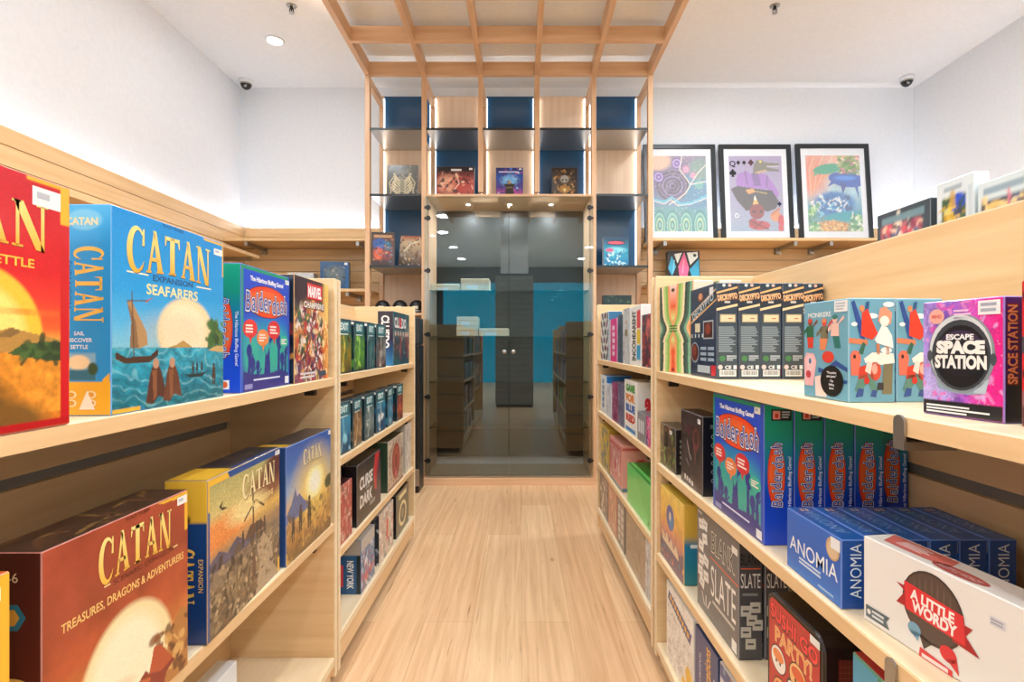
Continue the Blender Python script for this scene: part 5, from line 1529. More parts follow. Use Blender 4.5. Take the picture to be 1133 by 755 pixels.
atR(b, 1.255, .09, .012).tag('dark blue drawing game box with yellow sideways lettering on the right bottom shelf')
b = Box('board_game_box', .15, .235, .09, '#e8e6e2', '#d8d6d2', '#e4e2de')
c = b.cv('front', 50, '#e6e6e6'); c.rect(0, .86, 1, 1, '#2a4a8a'); c.busy(['#8aa0c0', '#b0b0b8', '#e0a860'], 30, 3, .02, .06); b.put('cover_picture', c, 'front')
atR(b, 1.095, .09, .014).tag('white game box with blue band right of the dark blue drawing game')

# ---- far right, top shelf (thin boxes on end)
def thin(w, h, t, base, side, y0, z, label, pal=None, seed=1, txt=None, tc='#ffffff', txth=.5, inset=.012, top=None, n=50, rot=PI / 2, face='front', tw=.8, extra=None):
    b, c = pic_box(w, h, t, base, side, pal or [base], n, seed, top, 40 if pal else 2, smin=.05, smax=.2)
    if extra:
        extra(c)
    b.put('cover_picture', c, 'front')
    if txt:
        p = b.pr(face); p.text(txt, .5, .5, txth, tc, 1, rot=rot, width=tw, bold=.04); b.put('title_lettering', p, face)
    atR(b, y0, z, inset).tag(label)
    return b
def ovals(c):
    c.rect(0, 0, 1, 1, '#f2f2f0')
    for i in range(3):
        for j in range(6):
            c.ell(.12 + i * .36 + (.14 if j % 2 else 0), .08 + j * .17, .15, .065, '#17181a', rot=.5 * (i - 1)); 
            if (i + j) % 3 == 0: c.ell(.2 + i * .3, .08 + j * .17, .06, .03, '#e04a9a')
thin(.24, .25, .07, '#f2f2f0', '#3a6f92', 2.72, .97, 'white game box with black ovals at the far end of the right top shelf', extra=ovals, top='#e8e8e6')
thin(.20, .205, .055, '#e8288a', '#dcdce0', 2.495, .97, 'bright pink boxed party game on the far right top shelf', extra=lambda c: [c.rect(0, 0, .2, 1, '#e4e4ea')] + [c.rect(.42, .14 + k * .15, .74, .24 + k * .15, '#f8e8f2') for k in range(5)])
b = thin(.09, .255, .06, '#202024', '#19191c', 2.60, .97, 'black box with white cat faces standing behind the pink game', inset=.085, top='#202024')
p = b.pr('right'); p.ell(.5, .86, .3, .07, '#e8e4e8', 1); p.poly([(.25, .9), (.3, .98), (.42, .92)], '#e8e4e8', 1); p.poly([(.75, .9), (.7, .98), (.58, .92)], '#e8e4e8', 1); p.ell(.42, .87, .05, .015, '#d04a8a', 2); p.ell(.6, .87, .05, .015, '#d04a8a', 2); b.put('cat_face', p, 'right')
o = dup(b.o); o.location = b.o.location + Vector((0, -.20, 0)); tag(o, 'black box with white cat faces standing behind the grey games', 'game box')
thin(.10, .215, .06, '#4a5a70', '#3a4658', 2.375, .97, 'slim slate-blue game box on the far right top shelf', pal=['#6a7a94', '#2f3c50'], seed=4)
thin(.14, .235, .065, '#c8ccce', '#d4d6d8', 2.215, .97, 'silver-grey game box with small badges on the far right top shelf', pal=['#dce0e2', '#b4b8bc'], seed=5, extra=lambda c: (c.rect(.3, .5, .7, .62, '#8a7a4a'), c.ell(.5, .75, .1, .04, '#d87a5a')))
def inco(c):
    c.rect(0, 0, 1, 1, '#f4f4f0'); c.rect(.62, .62, .95, .92, '#e0404a'); c.rect(.62, .36, .95, .6, '#f0d030'); c.rect(.62, .1, .95, .34, '#3aa8d8')
b = thin(.185, .232, .06, '#f4f4f0', '#ecece8', 2.015, .97, 'white game box with black sideways lettering and red, yellow and blue blocks', extra=inco)
p = b.pr('front'); p.text('INCOHEARENT', .35, .5, .34, '#141414', 2, rot=PI / 2, width=.84, bold=.05); b.put('title_lettering', p, 'front')
thin(.155, .19, .07, '#4a2c38', '#3a2a34', 1.845, .97, 'dark red and navy game box nearest the divider on the far right top shelf', pal=['#2a3a50', '#c83a40', '#8a3a44', '#e06a60', '#3a2a3a'], seed=7)
thin(.12, .235, .06, '#eceae6', '#e6e4e0', 1.85, .97, 'tall white game box standing behind the dark red one', inset=.09, pal=['#f4f2ee', '#d8d4d0'], seed=8)

# second shelf
thin(.18, .2, .13, '#e8eef2', '#2a78b8', 2.78, .69, 'blue-sided white game box at the far end of the right second shelf', extra=lambda c: [c.rect(.3, .15 + k * .16, .6, .26 + k * .16, '#3a78ac') for k in range(5)], top='#2f80c0')
thin(.14, .165, .12, '#dfe4ee', '#c4cce0', 2.63, .69, 'pale lilac game box on the far right second shelf', pal=['#eef0f6', '#b8c0d8'], seed=3)
thin(.14, .185, .12, '#8a2a64', '#7a2458', 2.475, .69, 'magenta game box on the far right second shelf', pal=['#a83a78', '#6a1f50', '#d8b0c8'], seed=4)
thin(.12, .19, .10, '#6a6888', '#585674', 2.34, .69, 'grey-purple game box on the far right second shelf', pal=['#8a88a8', '#4a4868'], seed=6)
b = Box('board_game_box', .235, .215, .13, '#f2f0ea', '#eceae2', '#e0d4bc')
c = b.cv('front', 60, '#f2f0ea'); c.rect(.1, .02, .9, .1, '#3a8ac8'); b.put('cover_picture', c, 'front')
p = b.pr('front')
for k, (t, col) in enumerate((('GAME', '#4a9a3c'), ('FOR', '#e88a3a'), ('BLUE', '#2a6ac0'), ('RED', '#d83a34'))):
    p.text(t, .5, .86 - k * .19, .13, col, 1, width=.72, bold=.1)
b.put('title_lettering', p, 'front')
p = b.pr('right'); p.text('TOP', .36, .42, .24, '#d8303a', 1, rot=PI / 2, width=.6, bold=.1); p.text('PEN', .64, .45, .24, '#d8303a', 1, rot=PI / 2, width=.5, bold=.1); b.put('side_lettering', p, 'right')
atR(b, 2.085, .69, .012).tag('white game box with green, orange, blue and red block letters, far right')
thin(.13, .108, .10, '#8a8a90', '#5a6a94', 1.945, .69, 'low grey game box with white letters on the far right second shelf', extra=lambda c: [c.rect(.14 + k * .25, .3, .3 + k * .25, .75, '#f0f0f0') for k in range(3)], top='#6a6a70')
thin(.11, .108, .10, '#d03a7a', '#3a4a80', 1.826, .69, 'low pink and navy game box beside the divider on the far right second shelf', pal=['#e87aa8', '#2a3a70', '#f0d0e0'], seed=9)

# third shelf
thin(.26, .22, .13, '#d8b848', '#b89a3c', 2.72, .40, 'yellow and blue game box at the far end of the right third shelf', pal=['#2f6a9a', '#e8cc60', '#3a80a8', '#c8a840'], seed=11, top='#d8b848', n=60)
b = Box('board_game_box', .30, .205, .17, '#e08a84', '#e4988e', '#e0a090')
c = b.cv('front', 70, '#dc9a92'); c.rect(.0, .0, 1, .08, '#4a8a9a'); c.rect(.06, .88, .94, .92, '#c83a3a'); c.rect(.06, .1, .1, .92, '#c83a3a'); c.rect(.9, .1, .94, .92, '#c83a3a'); c.busy(['#c86a6a', '#f0c0b8', '#d88080', '#f4dcd4'], 50, 4, .03, .09, .1, .9, .12, .86); c.ell(.5, .45, .08, .12, '#c83038'); b.put('cover_picture', c, 'front')
c = b.cv('right', 40, '#e8a898'); c.rect(0, .9, 1, .95, '#c83a3a'); c.rect(.4, .2, .6, .7, '#d84a50'); c.rect(0, 0, 1, .08, '#4a8a9a'); b.put('side_picture', c, 'right')
atR(b, 2.385, .40, .012).tag('pink game box with red framed cover on the far right third shelf')
b = Box('board_game_box', .415, .158, .22, '#4fc95a', '#3aa848', '#3c9a3c')
c = b.cv('front', 60, '#4fca5c'); c.poly([(.0, 1), (.35, 1), (.62, .45), (1, .1), (1, 0), (0, 0)], '#5ed46a', .8); c.ell(.86, .10, .025, .05, '#1f4a24'); c.ell(.95, .08, .015, .03, '#1f4a24'); b.put('cover_picture', c, 'front')
p = b.pr('top'); p.rect(.0, .06, 1, .12, '#6ad46a', 1); p.poly([(.1, .3), (.5, .3), (.4, .8), (.1, .8)], '#2f8a34', 1); b.put('lid_print', p, 'top')
atR(b, 1.855, .40, .014).tag('long bright green game box on the far right third shelf')
thin(.30, .2, .06, '#3a3a38', '#2c2c2c', 2.0, .40, 'dark game box standing behind the bright green one', inset=.25, pal=['#5a4a44', '#2a2a2c', '#7a6a5a'], seed=3)

# bottom shelf
thin(.255, .205, .07, '#7a6a60', '#1a1a1a', 2.735, .152, 'brown-grey game box with black spine at the far end of the right bottom shelf', pal=['#8a7a70', '#6a5a50', '#e0d8d0'], seed=21, n=60)
thin(.22, .205, .07, '#cc8f72', '#b87a60', 2.50, .152, 'peach-coloured game box on the far right bottom shelf', pal=['#d8a088', '#c07a5c', '#b8a080', '#e0b098'], seed=22, n=60)
def squares(c):
    for i in range(2):
        for j in range(5):
            c.rect(.15 + i * .4, .12 + j * .16, .42 + i * .4, .24 + j * .16, '#d8d4cc')
thin(.16, .205, .07, '#8a8078', '#6a625c', 2.32, .152, 'grey game box with pale squares on the far right bottom shelf', extra=squares)
b = thin(.34, .205, .075, '#a08c74', '#1c2420', 1.955, .152, 'large beige-grey game box with black spine on the far right bottom shelf', pal=['#ac9a82', '#94806a', '#a8947c'], seed=24, n=70)
p = b.pr('right'); p.bars(.3, .2, .7, .9, 6, '#d8d8d0', 1, 3); b.put('spine_print', p, 'right')
thin(.12, .205, .08, '#c8ccd0', '#b0b4b8', 1.83, .152, 'pale grey game box beside the divider on the far right bottom shelf', pal=['#d8dce0', '#a8acb4', '#8a8e98'], seed=25)
# ================================================================== books and goods facing the camera
def face_box(name, x, y, z, w, h, t, base, side, label, cat='book', n=70, lean=0.0, yaw=0.0, tilt=0.0, paint=None, lay=None, parts='cover_picture'):
    b = Box(name, w, h, t, base, side)
    c = b.cv('front', n, base)
    if paint:
        paint(c); c.grain(.22, 3)
    b.put('cover_picture', c, 'front')
    if lay:
        p = b.pr('front'); lay(p); b.put('title_lettering', p, 'front')
    b.o.location = (x, y, z + .0006 + t * math.sin(lean) + w / 2 * abs(math.sin(tilt))); b.o.rotation_euler = (-lean, tilt, yaw)
    tag(b.o, label, cat)
    return b
ZS = 2.190
def mon(c):
    c.grad([(0, '#4a4a44'), (1, '#55564f')])
    for s in (-1, 1):
        for k in range(7):
            a = .3 + k * .2
            c.line([(.5 + s * .06, .12 + k * .07), (.5 + s * (.30 + .05 * math.sin(k)), .30 + k * .075), (.5 + s * .22, .42 + k * .06)], .028, '#d8c69a')
            c.line([(.5 + s * .04, .2 + k * .08), (.5 + s * .16, .15 + k * .08)], .014, '#c8b488')
        c.line([(.5 + s * .40, .10), (.5 + s * .36, .30), (.5 + s * .42, .5), (.5 + s * .28, .68)], .03, '#cbb98c')
    c.ell(.5, .45, .07, .22, '#8a8468'); c.ell(.5, .8, .26, .06, '#6f7064')
    c.busy(['#8a8a78', '#3a3a36', '#a89c78'], 50, 3, .01, .035)
face_box('hardback_book', TX - .855, 4.30, ZS - .002, .245, .30, .03, '#4c4c46', '#2c2c2a', 'grey hardback with cream filigree beast, top left of the display tower', n=80, lean=.12, paint=mon)
def drg(c):
    c.grad([(0, '#4a1a1c'), (.4, '#c85a48'), (.7, '#8a3a38'), (1, '#2a1418')]); c.ell(.3, .5, .25, .25, '#f0b090', soft=.7); c.ell(.75, .4, .3, .25, '#c04038', soft=.7)
    c.line([(.25, .4), (.45, .62), (.6, .5), (.72, .66), (.85, .5)], .05, '#5a1c20'); c.line([(.45, .3), (.6, .5), (.55, .7)], .03, '#f4d0b8'); c.busy(['#e07a60', '#6a2024', '#f4c8a8', '#38181c'], 60, 7, .02, .08, 0, 1, .1, .85)
    c.rect(0, 0, 1, .07, '#1c1416'); c.rect(0, .86, 1, 1, '#1e1518')
face_box('boxed_set', TX - .43, 4.30, ZS, .30, .278, .06, '#6a2426', '#1e1718', 'red dragon boxed set on the display tower, second from left', 'boxed set', 90, .06, 0, 0, drg, lambda p: (p.rect(.38, .87, .66, .93, '#f0ece8', 1), p.rect(.06, .14, .3, .18, '#d84a40', 1), p.rect(.86, .9, .95, .96, '#f0f0f0', 2)))
def mag(c):
    c.grad([(0, '#3a2a6a'), (.2, '#c04a9a'), (.4, '#4a3a9a'), (.7, '#2a5ac0'), (1, '#1a2a70')]); c.ell(.5, .62, .3, .16, '#7ac0f0', soft=.8); c.busy(['#6a8af0', '#e070c0', '#2a2a6a', '#a0d8f8', '#4a3a90'], 60, 8, .02, .07)
    c.poly([(.3, .06), (.36, .40), (.28, .50), (.44, .52), (.5, .62), (.56, .52), (.72, .5), (.64, .4), (.7, .06), (.5, .14)], '#2a2420'); c.ell(.5, .56, .05, .05, '#c8a060'); c.line([(.40, .4), (.60, .4)], .03, '#8a7a40')
face_box('boxed_set', TX - .0, 4.30, ZS, .215, .27, .05, '#2a2a70', '#1c1c4c', 'purple and blue wizard box in the middle of the display tower', 'boxed set', 80, .06, 0, 0, mag, lambda p: (p.bars(.1, .84, .9, .9, 1, '#e8e8fa', 1), p.rect(.84, .93, .95, .98, '#f0f0f0', 2), p.bars(.2, .03, .8, .07, 1, '#b0b0e0', 1)))
def skl(c):
    c.grad([(0, '#2a1c10'), (1, '#1c140e')]); c.busy(['#8a5a24', '#c08a3c', '#4a2f14', '#e0b060', '#2c1c10'], 90, 9, .02, .08, .1, .9, .08, .92)
    c.ell(.5, .64, .22, .14, '#5c4a34'); c.ell(.5, .66, .16, .11, '#a8a8a0'); c.ell(.43, .63, .04, .03, '#1c140e'); c.ell(.57, .63, .04, .03, '#1c140e'); c.poly([(.2, .35), (.5, .5), (.8, .35), (.5, .2)], '#b8842c', .8); c.ell(.5, .33, .06, .05, '#f0d890')
    c.rect(0, 0, .06, 1, '#120d0a'); c.rect(.94, 0, 1, 1, '#120d0a')
face_box('hardback_book', TX + .437, 4.30, ZS, .205, .272, .035, '#2a1c10', '#140f0c', 'dark brown hardback with golden skull, right of the display tower middle', n=80, lean=.06, paint=skl)
def sea1(c):
    c.grad([(0, '#3a2420'), (.5, '#5a3a34'), (1, '#4a3428')]); c.ell(.35, .65, .3, .16, '#2a5aa8', soft=.6); c.ell(.3, .36, .22, .18, '#d8603a', soft=.6); c.ell(.66, .34, .22, .16, '#8a3a34', soft=.6); c.ell(.7, .6, .16, .14, '#2f6a80', soft=.6)
    c.busy(['#e8905c', '#2a3a60', '#5a8ab0', '#2a1814', '#b0745c'], 50, 5, .02, .06, .08, .92, .1, .8); c.rect(.1, .84, .9, .92, '#b8885c'); c.rect(0, .93, 1, 1, '#3c2a20'); c.rect(0, 0, .05, 1, '#2c2624')
b = face_box('boxed_set', TX - .962, 4.14, 1.6505, .172, .262, .05, '#4a3028', '#241e1c', 'blue and orange monster book on the lower left shelf of the display tower', 'boxed set', 80, .0, .16, 0, sea1)
def sea2(c):
    c.grad([(0, '#3a302c'), (.4, '#a08a74'), (.8, '#d8c09a'), (1, '#b0502c')]); c.busy(['#4a3a34', '#e8dcc8', '#8a5a44', '#d8b080', '#5a4a54', '#c8c4bc'], 80, 6, .02, .08); c.line([(.2, .5), (.45, .75), (.8, .85)], .04, '#f0e4c8'); c.rect(0, 0, 1, .05, '#24201e')
b = face_box('boxed_set', TX - .782, 4.26, 1.651, .2, .25, .045, '#a08a74', '#3a342e', 'pale battle-scene book leaning on the lower left shelf of the display tower', 'boxed set', 80, .06, -.2, .07, sea2)
def sea3(c):
    c.grad([(0, '#1a6aa0'), (.4, '#2fa0c8'), (.7, '#1f90b4'), (1, '#1a3a5a')]); c.ell(.5, .6, .4, .10, '#8ad8e8', soft=.6); c.ell(.25, .6, .16, .06, '#e05a8a', soft=.6); c.busy(['#bff0f4', '#1a5a90', '#3ac0d8', '#e8f8f8'], 50, 6, .02, .09, .05, .95, .05, .65)
    c.ell(.5, .84, .38, .08, '#1c2a4a'); c.ell(.5, .84, .33, .05, '#e05a70')
face_box('boxed_set', TX + .84, 4.27, 1.6505, .2, .245, .05, '#2a8ab4', '#1a3a5a', 'cyan underwater boxed set on the lower right shelf of the display tower', 'boxed set', 80, .0, .06, 0, sea3)
def grn(c):
    c.grad([(0, '#2a4038'), (1, '#24342e')]); c.busy(['#5a8a54', '#3a5a44', '#8aa05c'], 40, 5, .02, .06)
face_box('hardback_book', TX + .845, 4.25, 1.2955, .225, .145, .06, '#2a4038', '#1e2a26', 'dark green patterned box low on the right side of the display tower', 'game box', 50, 0, 0, 0, grn)

# three black domes on the low left shelf of the tower
for k, x in enumerate((-.985, -.85, -.72)):
    r = empty('tabletop_dome', (TX + x, 4.22, 1.2955))
    bm = bmesh.new()
    lathe(bm, [(.058, .0), (.060, .01), (.060, .035), (.056, .062), (.044, .086), (.024, .101), (.001, .105)], 28)
    obj('shell', bm, 'domeblack', r, True) if 'domeblack' in M else obj('shell', bm, 'black', r, True)
    bm = bmesh.new(); lathe(bm, [(.0615, .012), (.0635, .014), (.0635, .022), (.0615, .024)], 28)
    obj('rim_band', bm, 'chrome', r, True)
    bm = bmesh.new()
    vs = []
    pts = [(.022 * math.cos(a), .022 * math.sin(a) * 1.1) for a in [2 * PI * q / 16 for q in range(16)]]
    box(bm, -.022, .022, -.064, -.05, .03, .055, 0, .005)
    obj('window', bm, 'cardboard', r)
    tag(r, ['small black dome with pale window, left one of three on the low tower shelf', 'small black dome with pale window, middle one of three on the low tower shelf', 'small black dome with pale window, right one of three on the low tower shelf'][k], 'ornament', 'black domes on the low tower shelf')

# cream cartons on the glass shelves
def carton(x, y, z, w, h, d, label):
    o = boxo('carton', -w / 2, w / 2, -d / 2, d / 2, 0, h, 'cardboard', bev=.004)
    o.location = (x, y, z + .0004)
    boxo('lid_flap', -w / 2 - .001, w / 2 + .001, -d / 2 - .0018, -d / 2 - .0008, h * .55, h * .62, 'woodX', o, 0)
    boxo('paper_label', -w * .3, w * .1, -d / 2 - .0022, -d / 2 - .0010, h * .12, h * .45, 'white', o, 0)
    tag(o, label, 'carton')
carton(-.59, 4.30, 1.47, .22, .055, .2, 'flat cream carton at the left of the upper glass shelf')
carton(-.36, 4.30, 1.47, .22, .095, .2, 'cream carton right of the flat one on the upper glass shelf')
carton(-.42, 4.30, 1.12, .17, .075, .2, 'cream carton at the left of the second glass shelf, lower of two stacked')
carton(-.42, 4.30, 1.196, .165, .075, .19, 'cream carton stacked on top at the second glass shelf')
carton(-.215, 4.30, 1.12, .23, .06, .2, 'long flat cream carton beside the stacked pair in the glass cabinet')

# tall black case at the left foot of the tower
r = empty('speaker_case', (-.79, 3.93, 0))
boxo('cabinet', -.065, .065, -.09, .09, 0, 1.05, 'black', r, .008)
bm = bmesh.new(); box(bm, -.064, .064, -.088, .088, 1.0505, 1.25, 0, .012)
obj('top_pouch', bm, 'domegreen' if 'domegreen' in M else 'blackframe', r)
boxo('metal_foot', -.02, .066, -.094, -.0905, .05, .17, 'chrome', r, .001)
tag(r, 'narrow tall black case standing between the left shelving end and the glass cabinet', 'case')

# ------------------------------------------------------------------ framed pictures on the right wall shelf
def framed(x, w, h, label, paint, lay=None, n=150):
    r = empty('framed_picture', (x, YW - .105, 1.889))
    fw, d = .038, .025
    bm = bmesh.new()
    box(bm, -w / 2, -w / 2 + fw, 0, d, 0, h, 0, .002); box(bm, w / 2 - fw, w / 2, 0, d, 0, h, 0, .002)
    box(bm, -w / 2 + fw - .002, w / 2 - fw + .002, 0, d, 0, fw, 0, .002); box(bm, -w / 2 + fw - .002, w / 2 - fw + .002, 0, d, h - fw, h, 0, .002)
    obj('frame', bm, 'blackframe', r)
    boxo('mount_board', -w / 2 + fw - .004, w / 2 - fw + .004, .010, .018, fw - .004, h - fw + .004, 'white', r, 0)
    iw, ih = w - 2 * fw - .085, h - 2 * fw - .12
    c = Cv(iw, ih, n, '#d8d0d8'); paint(c); c.grain(.14, n); c.fade(.22)  # haze of the glass is painted into the picture colours
    z0 = (h - ih) / 2
    g = grid_mesh('picture', c, lambda a, b_, e: (a - iw / 2, .0096 - e, b_ + z0), iw, ih, 0, 'matte', r, 0)
    if lay:
        p = Pr(iw, ih); lay(p); p.build('printed_marks', r, lambda a, b_, e: (a - iw / 2, .0096 - e, b_ + z0), 'matte')
    r.rotation_euler = (-.09, 0, 0)
    tag(r, label, 'picture')
def art1(c):
    c.grad([(0, '#4a9a9a'), (.3, '#5aa0a8'), (.36, '#6a8ab0'), (.6, '#6a5a84'), (1, '#8a7a9a')]); c.ell(.08, .93, .25, .12, '#f0c0a0', soft=.4)
    c.ell(.8, .55, .35, .25, '#4a8ab0', soft=.6); c.ell(.88, .82, .2, .15, '#7a9a94', soft=.5)
    for k in range(9):
        t = 1 - k / 9.0; c.ell(.36, .60, .30 * t, .20 * t, ['#3c3448', '#7a6a94', '#544a68', '#8a7cab'][k % 4], rot=.5)
    for k in range(4):
        c.line([(.28 + k * .04, .50 + k * .01), (.42 + k * .04, .66 + k * .01)], .008, '#1c1c28')
    for x, y, r0 in ((.45, .9, .10), (.1, .72, .10), (.62, .82, .07), (.75, .74, .06), (.86, .62, .09)):
        for k in range(5):
            c.ell(x, y, r0 * (1 - k / 5), r0 * .75 * (1 - k / 5), ['#5a3a9a', '#c8b0e0', '#7a5ab8'][k % 3] if x < .5 else ['#d890b8', '#b06a98', '#e8c0d4'][k % 3] if x < .8 else ['#4aa0a0', '#7ac0b8'][k % 2])
    for pts in ([(.55, 1), (.5, .82), (.62, .7), (.7, .62), (1, .66)], [(.70, .62), (.6, .5), (.45, .42), (.3, .36)], [(0, .40), (.2, .36), (.32, .42), (.45, .34), (.7, .36), (1, .44)], [(1, .88), (.85, .78), (.7, .62)]):
        c.line(pts, .014, '#e8e0d0')
    c.line([(0, .42), (.2, .39), (.34, .45), (.5, .36), (.72, .38), (1, .47)], .03, '#5ac8e0', .8)
    for x in (.1, .34, .6, .86):
        for k in range(6):
            c.ell(x, .08, .13 * (1 - k / 6), .20 * (1 - k / 6), ['#3a8a90', '#8ac8b8', '#4aa0a0', '#b8d8a8'][k % 4])
    r = random.Random(4)
    for k in range(150):
        c.ell(r.random(), r.random(), .008, .006, r.choice(['#f0e8e0', '#c8b0d8', '#8ad0d8', '#f0c8d0']), al=.8)
def art2(c):
    c.grad([(0, '#9ab0c8'), (.5, '#a8a4c4'), (1, '#a898c0')]); r = random.Random(2)
    for i in range(30):
        for j in range(40):
            c.ell((i + .5 * (j % 2)) / 30, j / 40, .007, .005, '#6a74a0', al=.6)
    # crocodile in a purple jacket
    c.poly([(.12, .66), (.16, .76), (.32, .80), (.42, .76), (.55, .80), (.72, .74), (.84, .62), (.93, .5), (.9, .45), (.80, .46), (.72, .56), (.6, .56), (.4, .58), (.14, .60)], '#a070c4'); c.poly([(.42, .76), (.55, .79), (.6, .60), (.46, .60)], '#7a5aa0'); c.line([(.72, .74), (.70, .58)], .01, '#4a3468'); c.line([(.3, .8), (.34, .62)], .01, '#4a3468')
    c.poly([(.45, .76), (.47, .88), (.53, .94), (.62, .95), (.68, .915), (.96, .90), (.96, .87), (.74, .86), (.72, .85), (.94, .82), (.95, .79), (.70, .80), (.6, .77)], '#6a6a58'); c.poly([(.48, .78), (.56, .76), (.72, .795), (.7, .82), (.56, .80)], '#b8a47c'); c.ell(.60, .925, .025, .02, '#e8d860'); c.line([(.72, .86), (.95, .865)], .008, '#f0ead8')
    c.poly([(.02, .56), (.15, .60), (.55, .56), (.80, .54), (.92, .40), (.86, .30), (.7, .26), (.5, .30), (.3, .27), (.14, .40)], '#3a3a40'); c.poly([(.30, .54), (.44, .57), (.48, .52), (.36, .49)], '#f0a05a'); c.line([(.32, .55), (.7, .50)], .01, '#d8b860')
    c.poly([(.47, .48), (.42, .33), (.56, .32)], '#e8b860'); c.poly([(.47, .48), (.45, .42), (.51, .41)], '#f0ece0')
    c.ell(.50, .26, .14, .10, '#8a3034'); c.ell(.44, .26, .03, .02, '#301014'); c.ell(.58, .26, .03, .02, '#301014'); c.ell(.54, .08, .20, .06, '#b83840'); c.ell(.42, .12, .08, .05, '#a02c34'); c.line([(.36, .14), (.7, .03)], .02, '#7a2028'); c.line([(.44, .04), (.6, .13)], .02, '#7a2028')
    c.ell(.85, .20, .10, .07, '#d8905a'); c.line([(.78, .22), (.92, .30)], .03, '#c87a4a'); c.ell(.95, .14, .06, .08, '#c83a48'); c.ell(.94, .05, .05, .05, '#d04a58')
def art2l(p):
    p.text('Q', .07, .90, .075, '#26262e', 2, bold=.03); p.text('Q', .12, .205, .055, '#f0f0f4', 2, rot=PI, bold=.02)
    def spade(x, y, s, c0):
        p.ell(x - .03 * s, y, .035 * s, .025 * s, c0, 2); p.ell(x + .03 * s, y, .035 * s, .025 * s, c0, 2); p.poly([(x - .06 * s, y + .008 * s), (x + .06 * s, y + .008 * s), (x, y + .06 * s)], c0, 2); p.poly([(x - .03 * s, y - .05 * s), (x + .03 * s, y - .05 * s), (x, y + .01 * s)], c0, 2)
    spade(.07, .77, 1, '#26262e'); spade(.42, .91, .8, '#5a3a44'); spade(.18, .91, .55, '#26262e'); spade(.29, .91, .55, '#26262e'); spade(.93, .36, .6, '#26264a')
def art3(c):
    c.grad([(0, '#8aa878'), (.25, '#4f9fc0'), (.5, '#a8d0dc'), (.7, '#c8d8dc'), (1, '#e8b8a4')]); c.mottle(.3, 7, 2); c.ell(.1, .75, .3, .3, '#e89a84', soft=.8)
    for k in range(12):
        c.line([(.05 + k * .02, .45 + k * .02), (.02 + k * .045, .8), (.1 + k * .06, 1)], .012, ['#e87a6a', '#f0d0a0', '#e8a050'][k % 3], .7)
    c.ell(.40, .82, .27, .065, '#2fa884', rot=.15); c.poly([(.18, .78), (.12, .72), (.2, .74)], '#4ab88a'); c.ell(.75, .68, .34, .10, '#1458b8', rot=-.12); c.ell(.72, .70, .2, .03, '#3a8ae0', soft=.6); c.poly([(.46, .66), (.38, .58), (.52, .63)], '#1f5ab0'); c.poly([(.62, .64), (.66, .48), (.74, .62)], '#2a4a9a'); c.poly([(.88, .60), (.96, .42), (.94, .62)], '#1f5ab0')
    c.ell(.82, .86, .18, .10, '#6a9a4a', soft=.5); c.busy(['#4a8a3c', '#f0e0c0', '#c86a8a', '#8ab05a'], 50, 3, .02, .05, .62, 1, .76, 1)
    c.ell(.50, .36, .38, .16, '#1f7ac0', soft=.3); c.busy(['#1f6ab0', '#7ac8e0', '#e8f0f0', '#1a4a80'], 80, 4, .012, .05, .22, .8, .22, .46)
    c.ell(.64, .19, .34, .065, '#12a0b0', rot=.12); c.poly([(.9, .22), (.98, .30), (.96, .2)], '#1f9a9a')
    c.ell(.45, .07, .28, .07, '#d09a5a', soft=.4); c.busy(['#f0b060', '#a86a3a', '#e8d090'], 50, 5, .012, .03, .2, .75, 0, .13)
    c.busy(['#5aa874', '#a8d890', '#f4f4e8', '#3a8a5a'], 60, 6, .015, .05, 0, .2, 0, .4); c.busy(['#5aa874', '#a8d890', '#f4f4e8', '#3a8a5a'], 50, 7, .015, .05, .78, 1, 0, .2)
framed(1.315, .60, .84, 'framed teal and purple dot painting, leftmost on the wall shelf beside the tower', art1)
framed(1.945, .60, .84, 'framed playing card print of a crocodile in a purple jacket', art2, art2l)
framed(2.59, .61, .845, 'framed print of blue whales and coral, rightmost of the three pictures', art3)

# ------------------------------------------------------------------ boxes on the back wall shelves
def blu(c):
    c.rect(0, 0, 1, 1, '#1d4a78'); c.ell(.5, .5, .36, .34, '#5a6a70', soft=.5); c.busy(['#8a7a6a', '#3a5a7a', '#a8a090', '#2a3a4a'], 50, 3, .02, .08, .15, .85, .15, .85); c.rect(.9, 0, 1, 1, '#1f5a94')
b = face_box('board_game_box', -1.46, 4.235, 1.4902, .215, .212, .10, '#1d4a78', '#1a3f6a', 'blue boxed game with a grey creature on the lower wall shelf at left', 'game box', 70, 0, .18, 0, blu, lambda p: (p.rect(.84, .88, .95, .97, '#f0f0f0', 2),))
c = b.cv('right', 40, '#1b4270'); c.busy(['#2a5a94', '#12304f', '#8ab0d0'], 16, 2, .05, .15); b.put('side_picture', c, 'right')
b = face_box('board_game_box', -1.74, 4.27, 1.4902, .2, .13, .12, '#c8ccd0', '#b0b4ba', 'low grey game box left of the blue one on the lower wall shelf', 'game box', 30, 0, .1, 0, lambda c: c.rect(.1, .2, .9, .6, '#8a94a0'))
def azul(c):
    c.rect(0, 0, 1, 1, '#17181c')
    for pts, col in (([(.0, .45), (.12, .85), (.25, .5), (.12, .2)], '#3ab0d8'), ([(.32, .5), (.52, .98), (.66, .45), (.58, .1), (.36, .12)], '#e86a9a'), ([(.68, .4), (.98, .75), (.98, .05), (.78, .06)], '#3aa8d0'), ([(.2, .9), (.45, .95), (.3, .6)], '#e8ece8'), ([(.6, .95), (.95, .98), (.95, .8), (.7, .55)], '#e4ece8'), ([(.05, .05), (.3, .08), (.2, .2)], '#d8e8e0')):
        c.poly(pts, col)
    c.line([(.15, .3), (.2, .7)], .03, '#8ad8ec'); c.line([(.45, .3), (.5, .7)], .04, '#f4a0c0'); c.ell(.85, .86, .05, .05, '#2a3a3c')
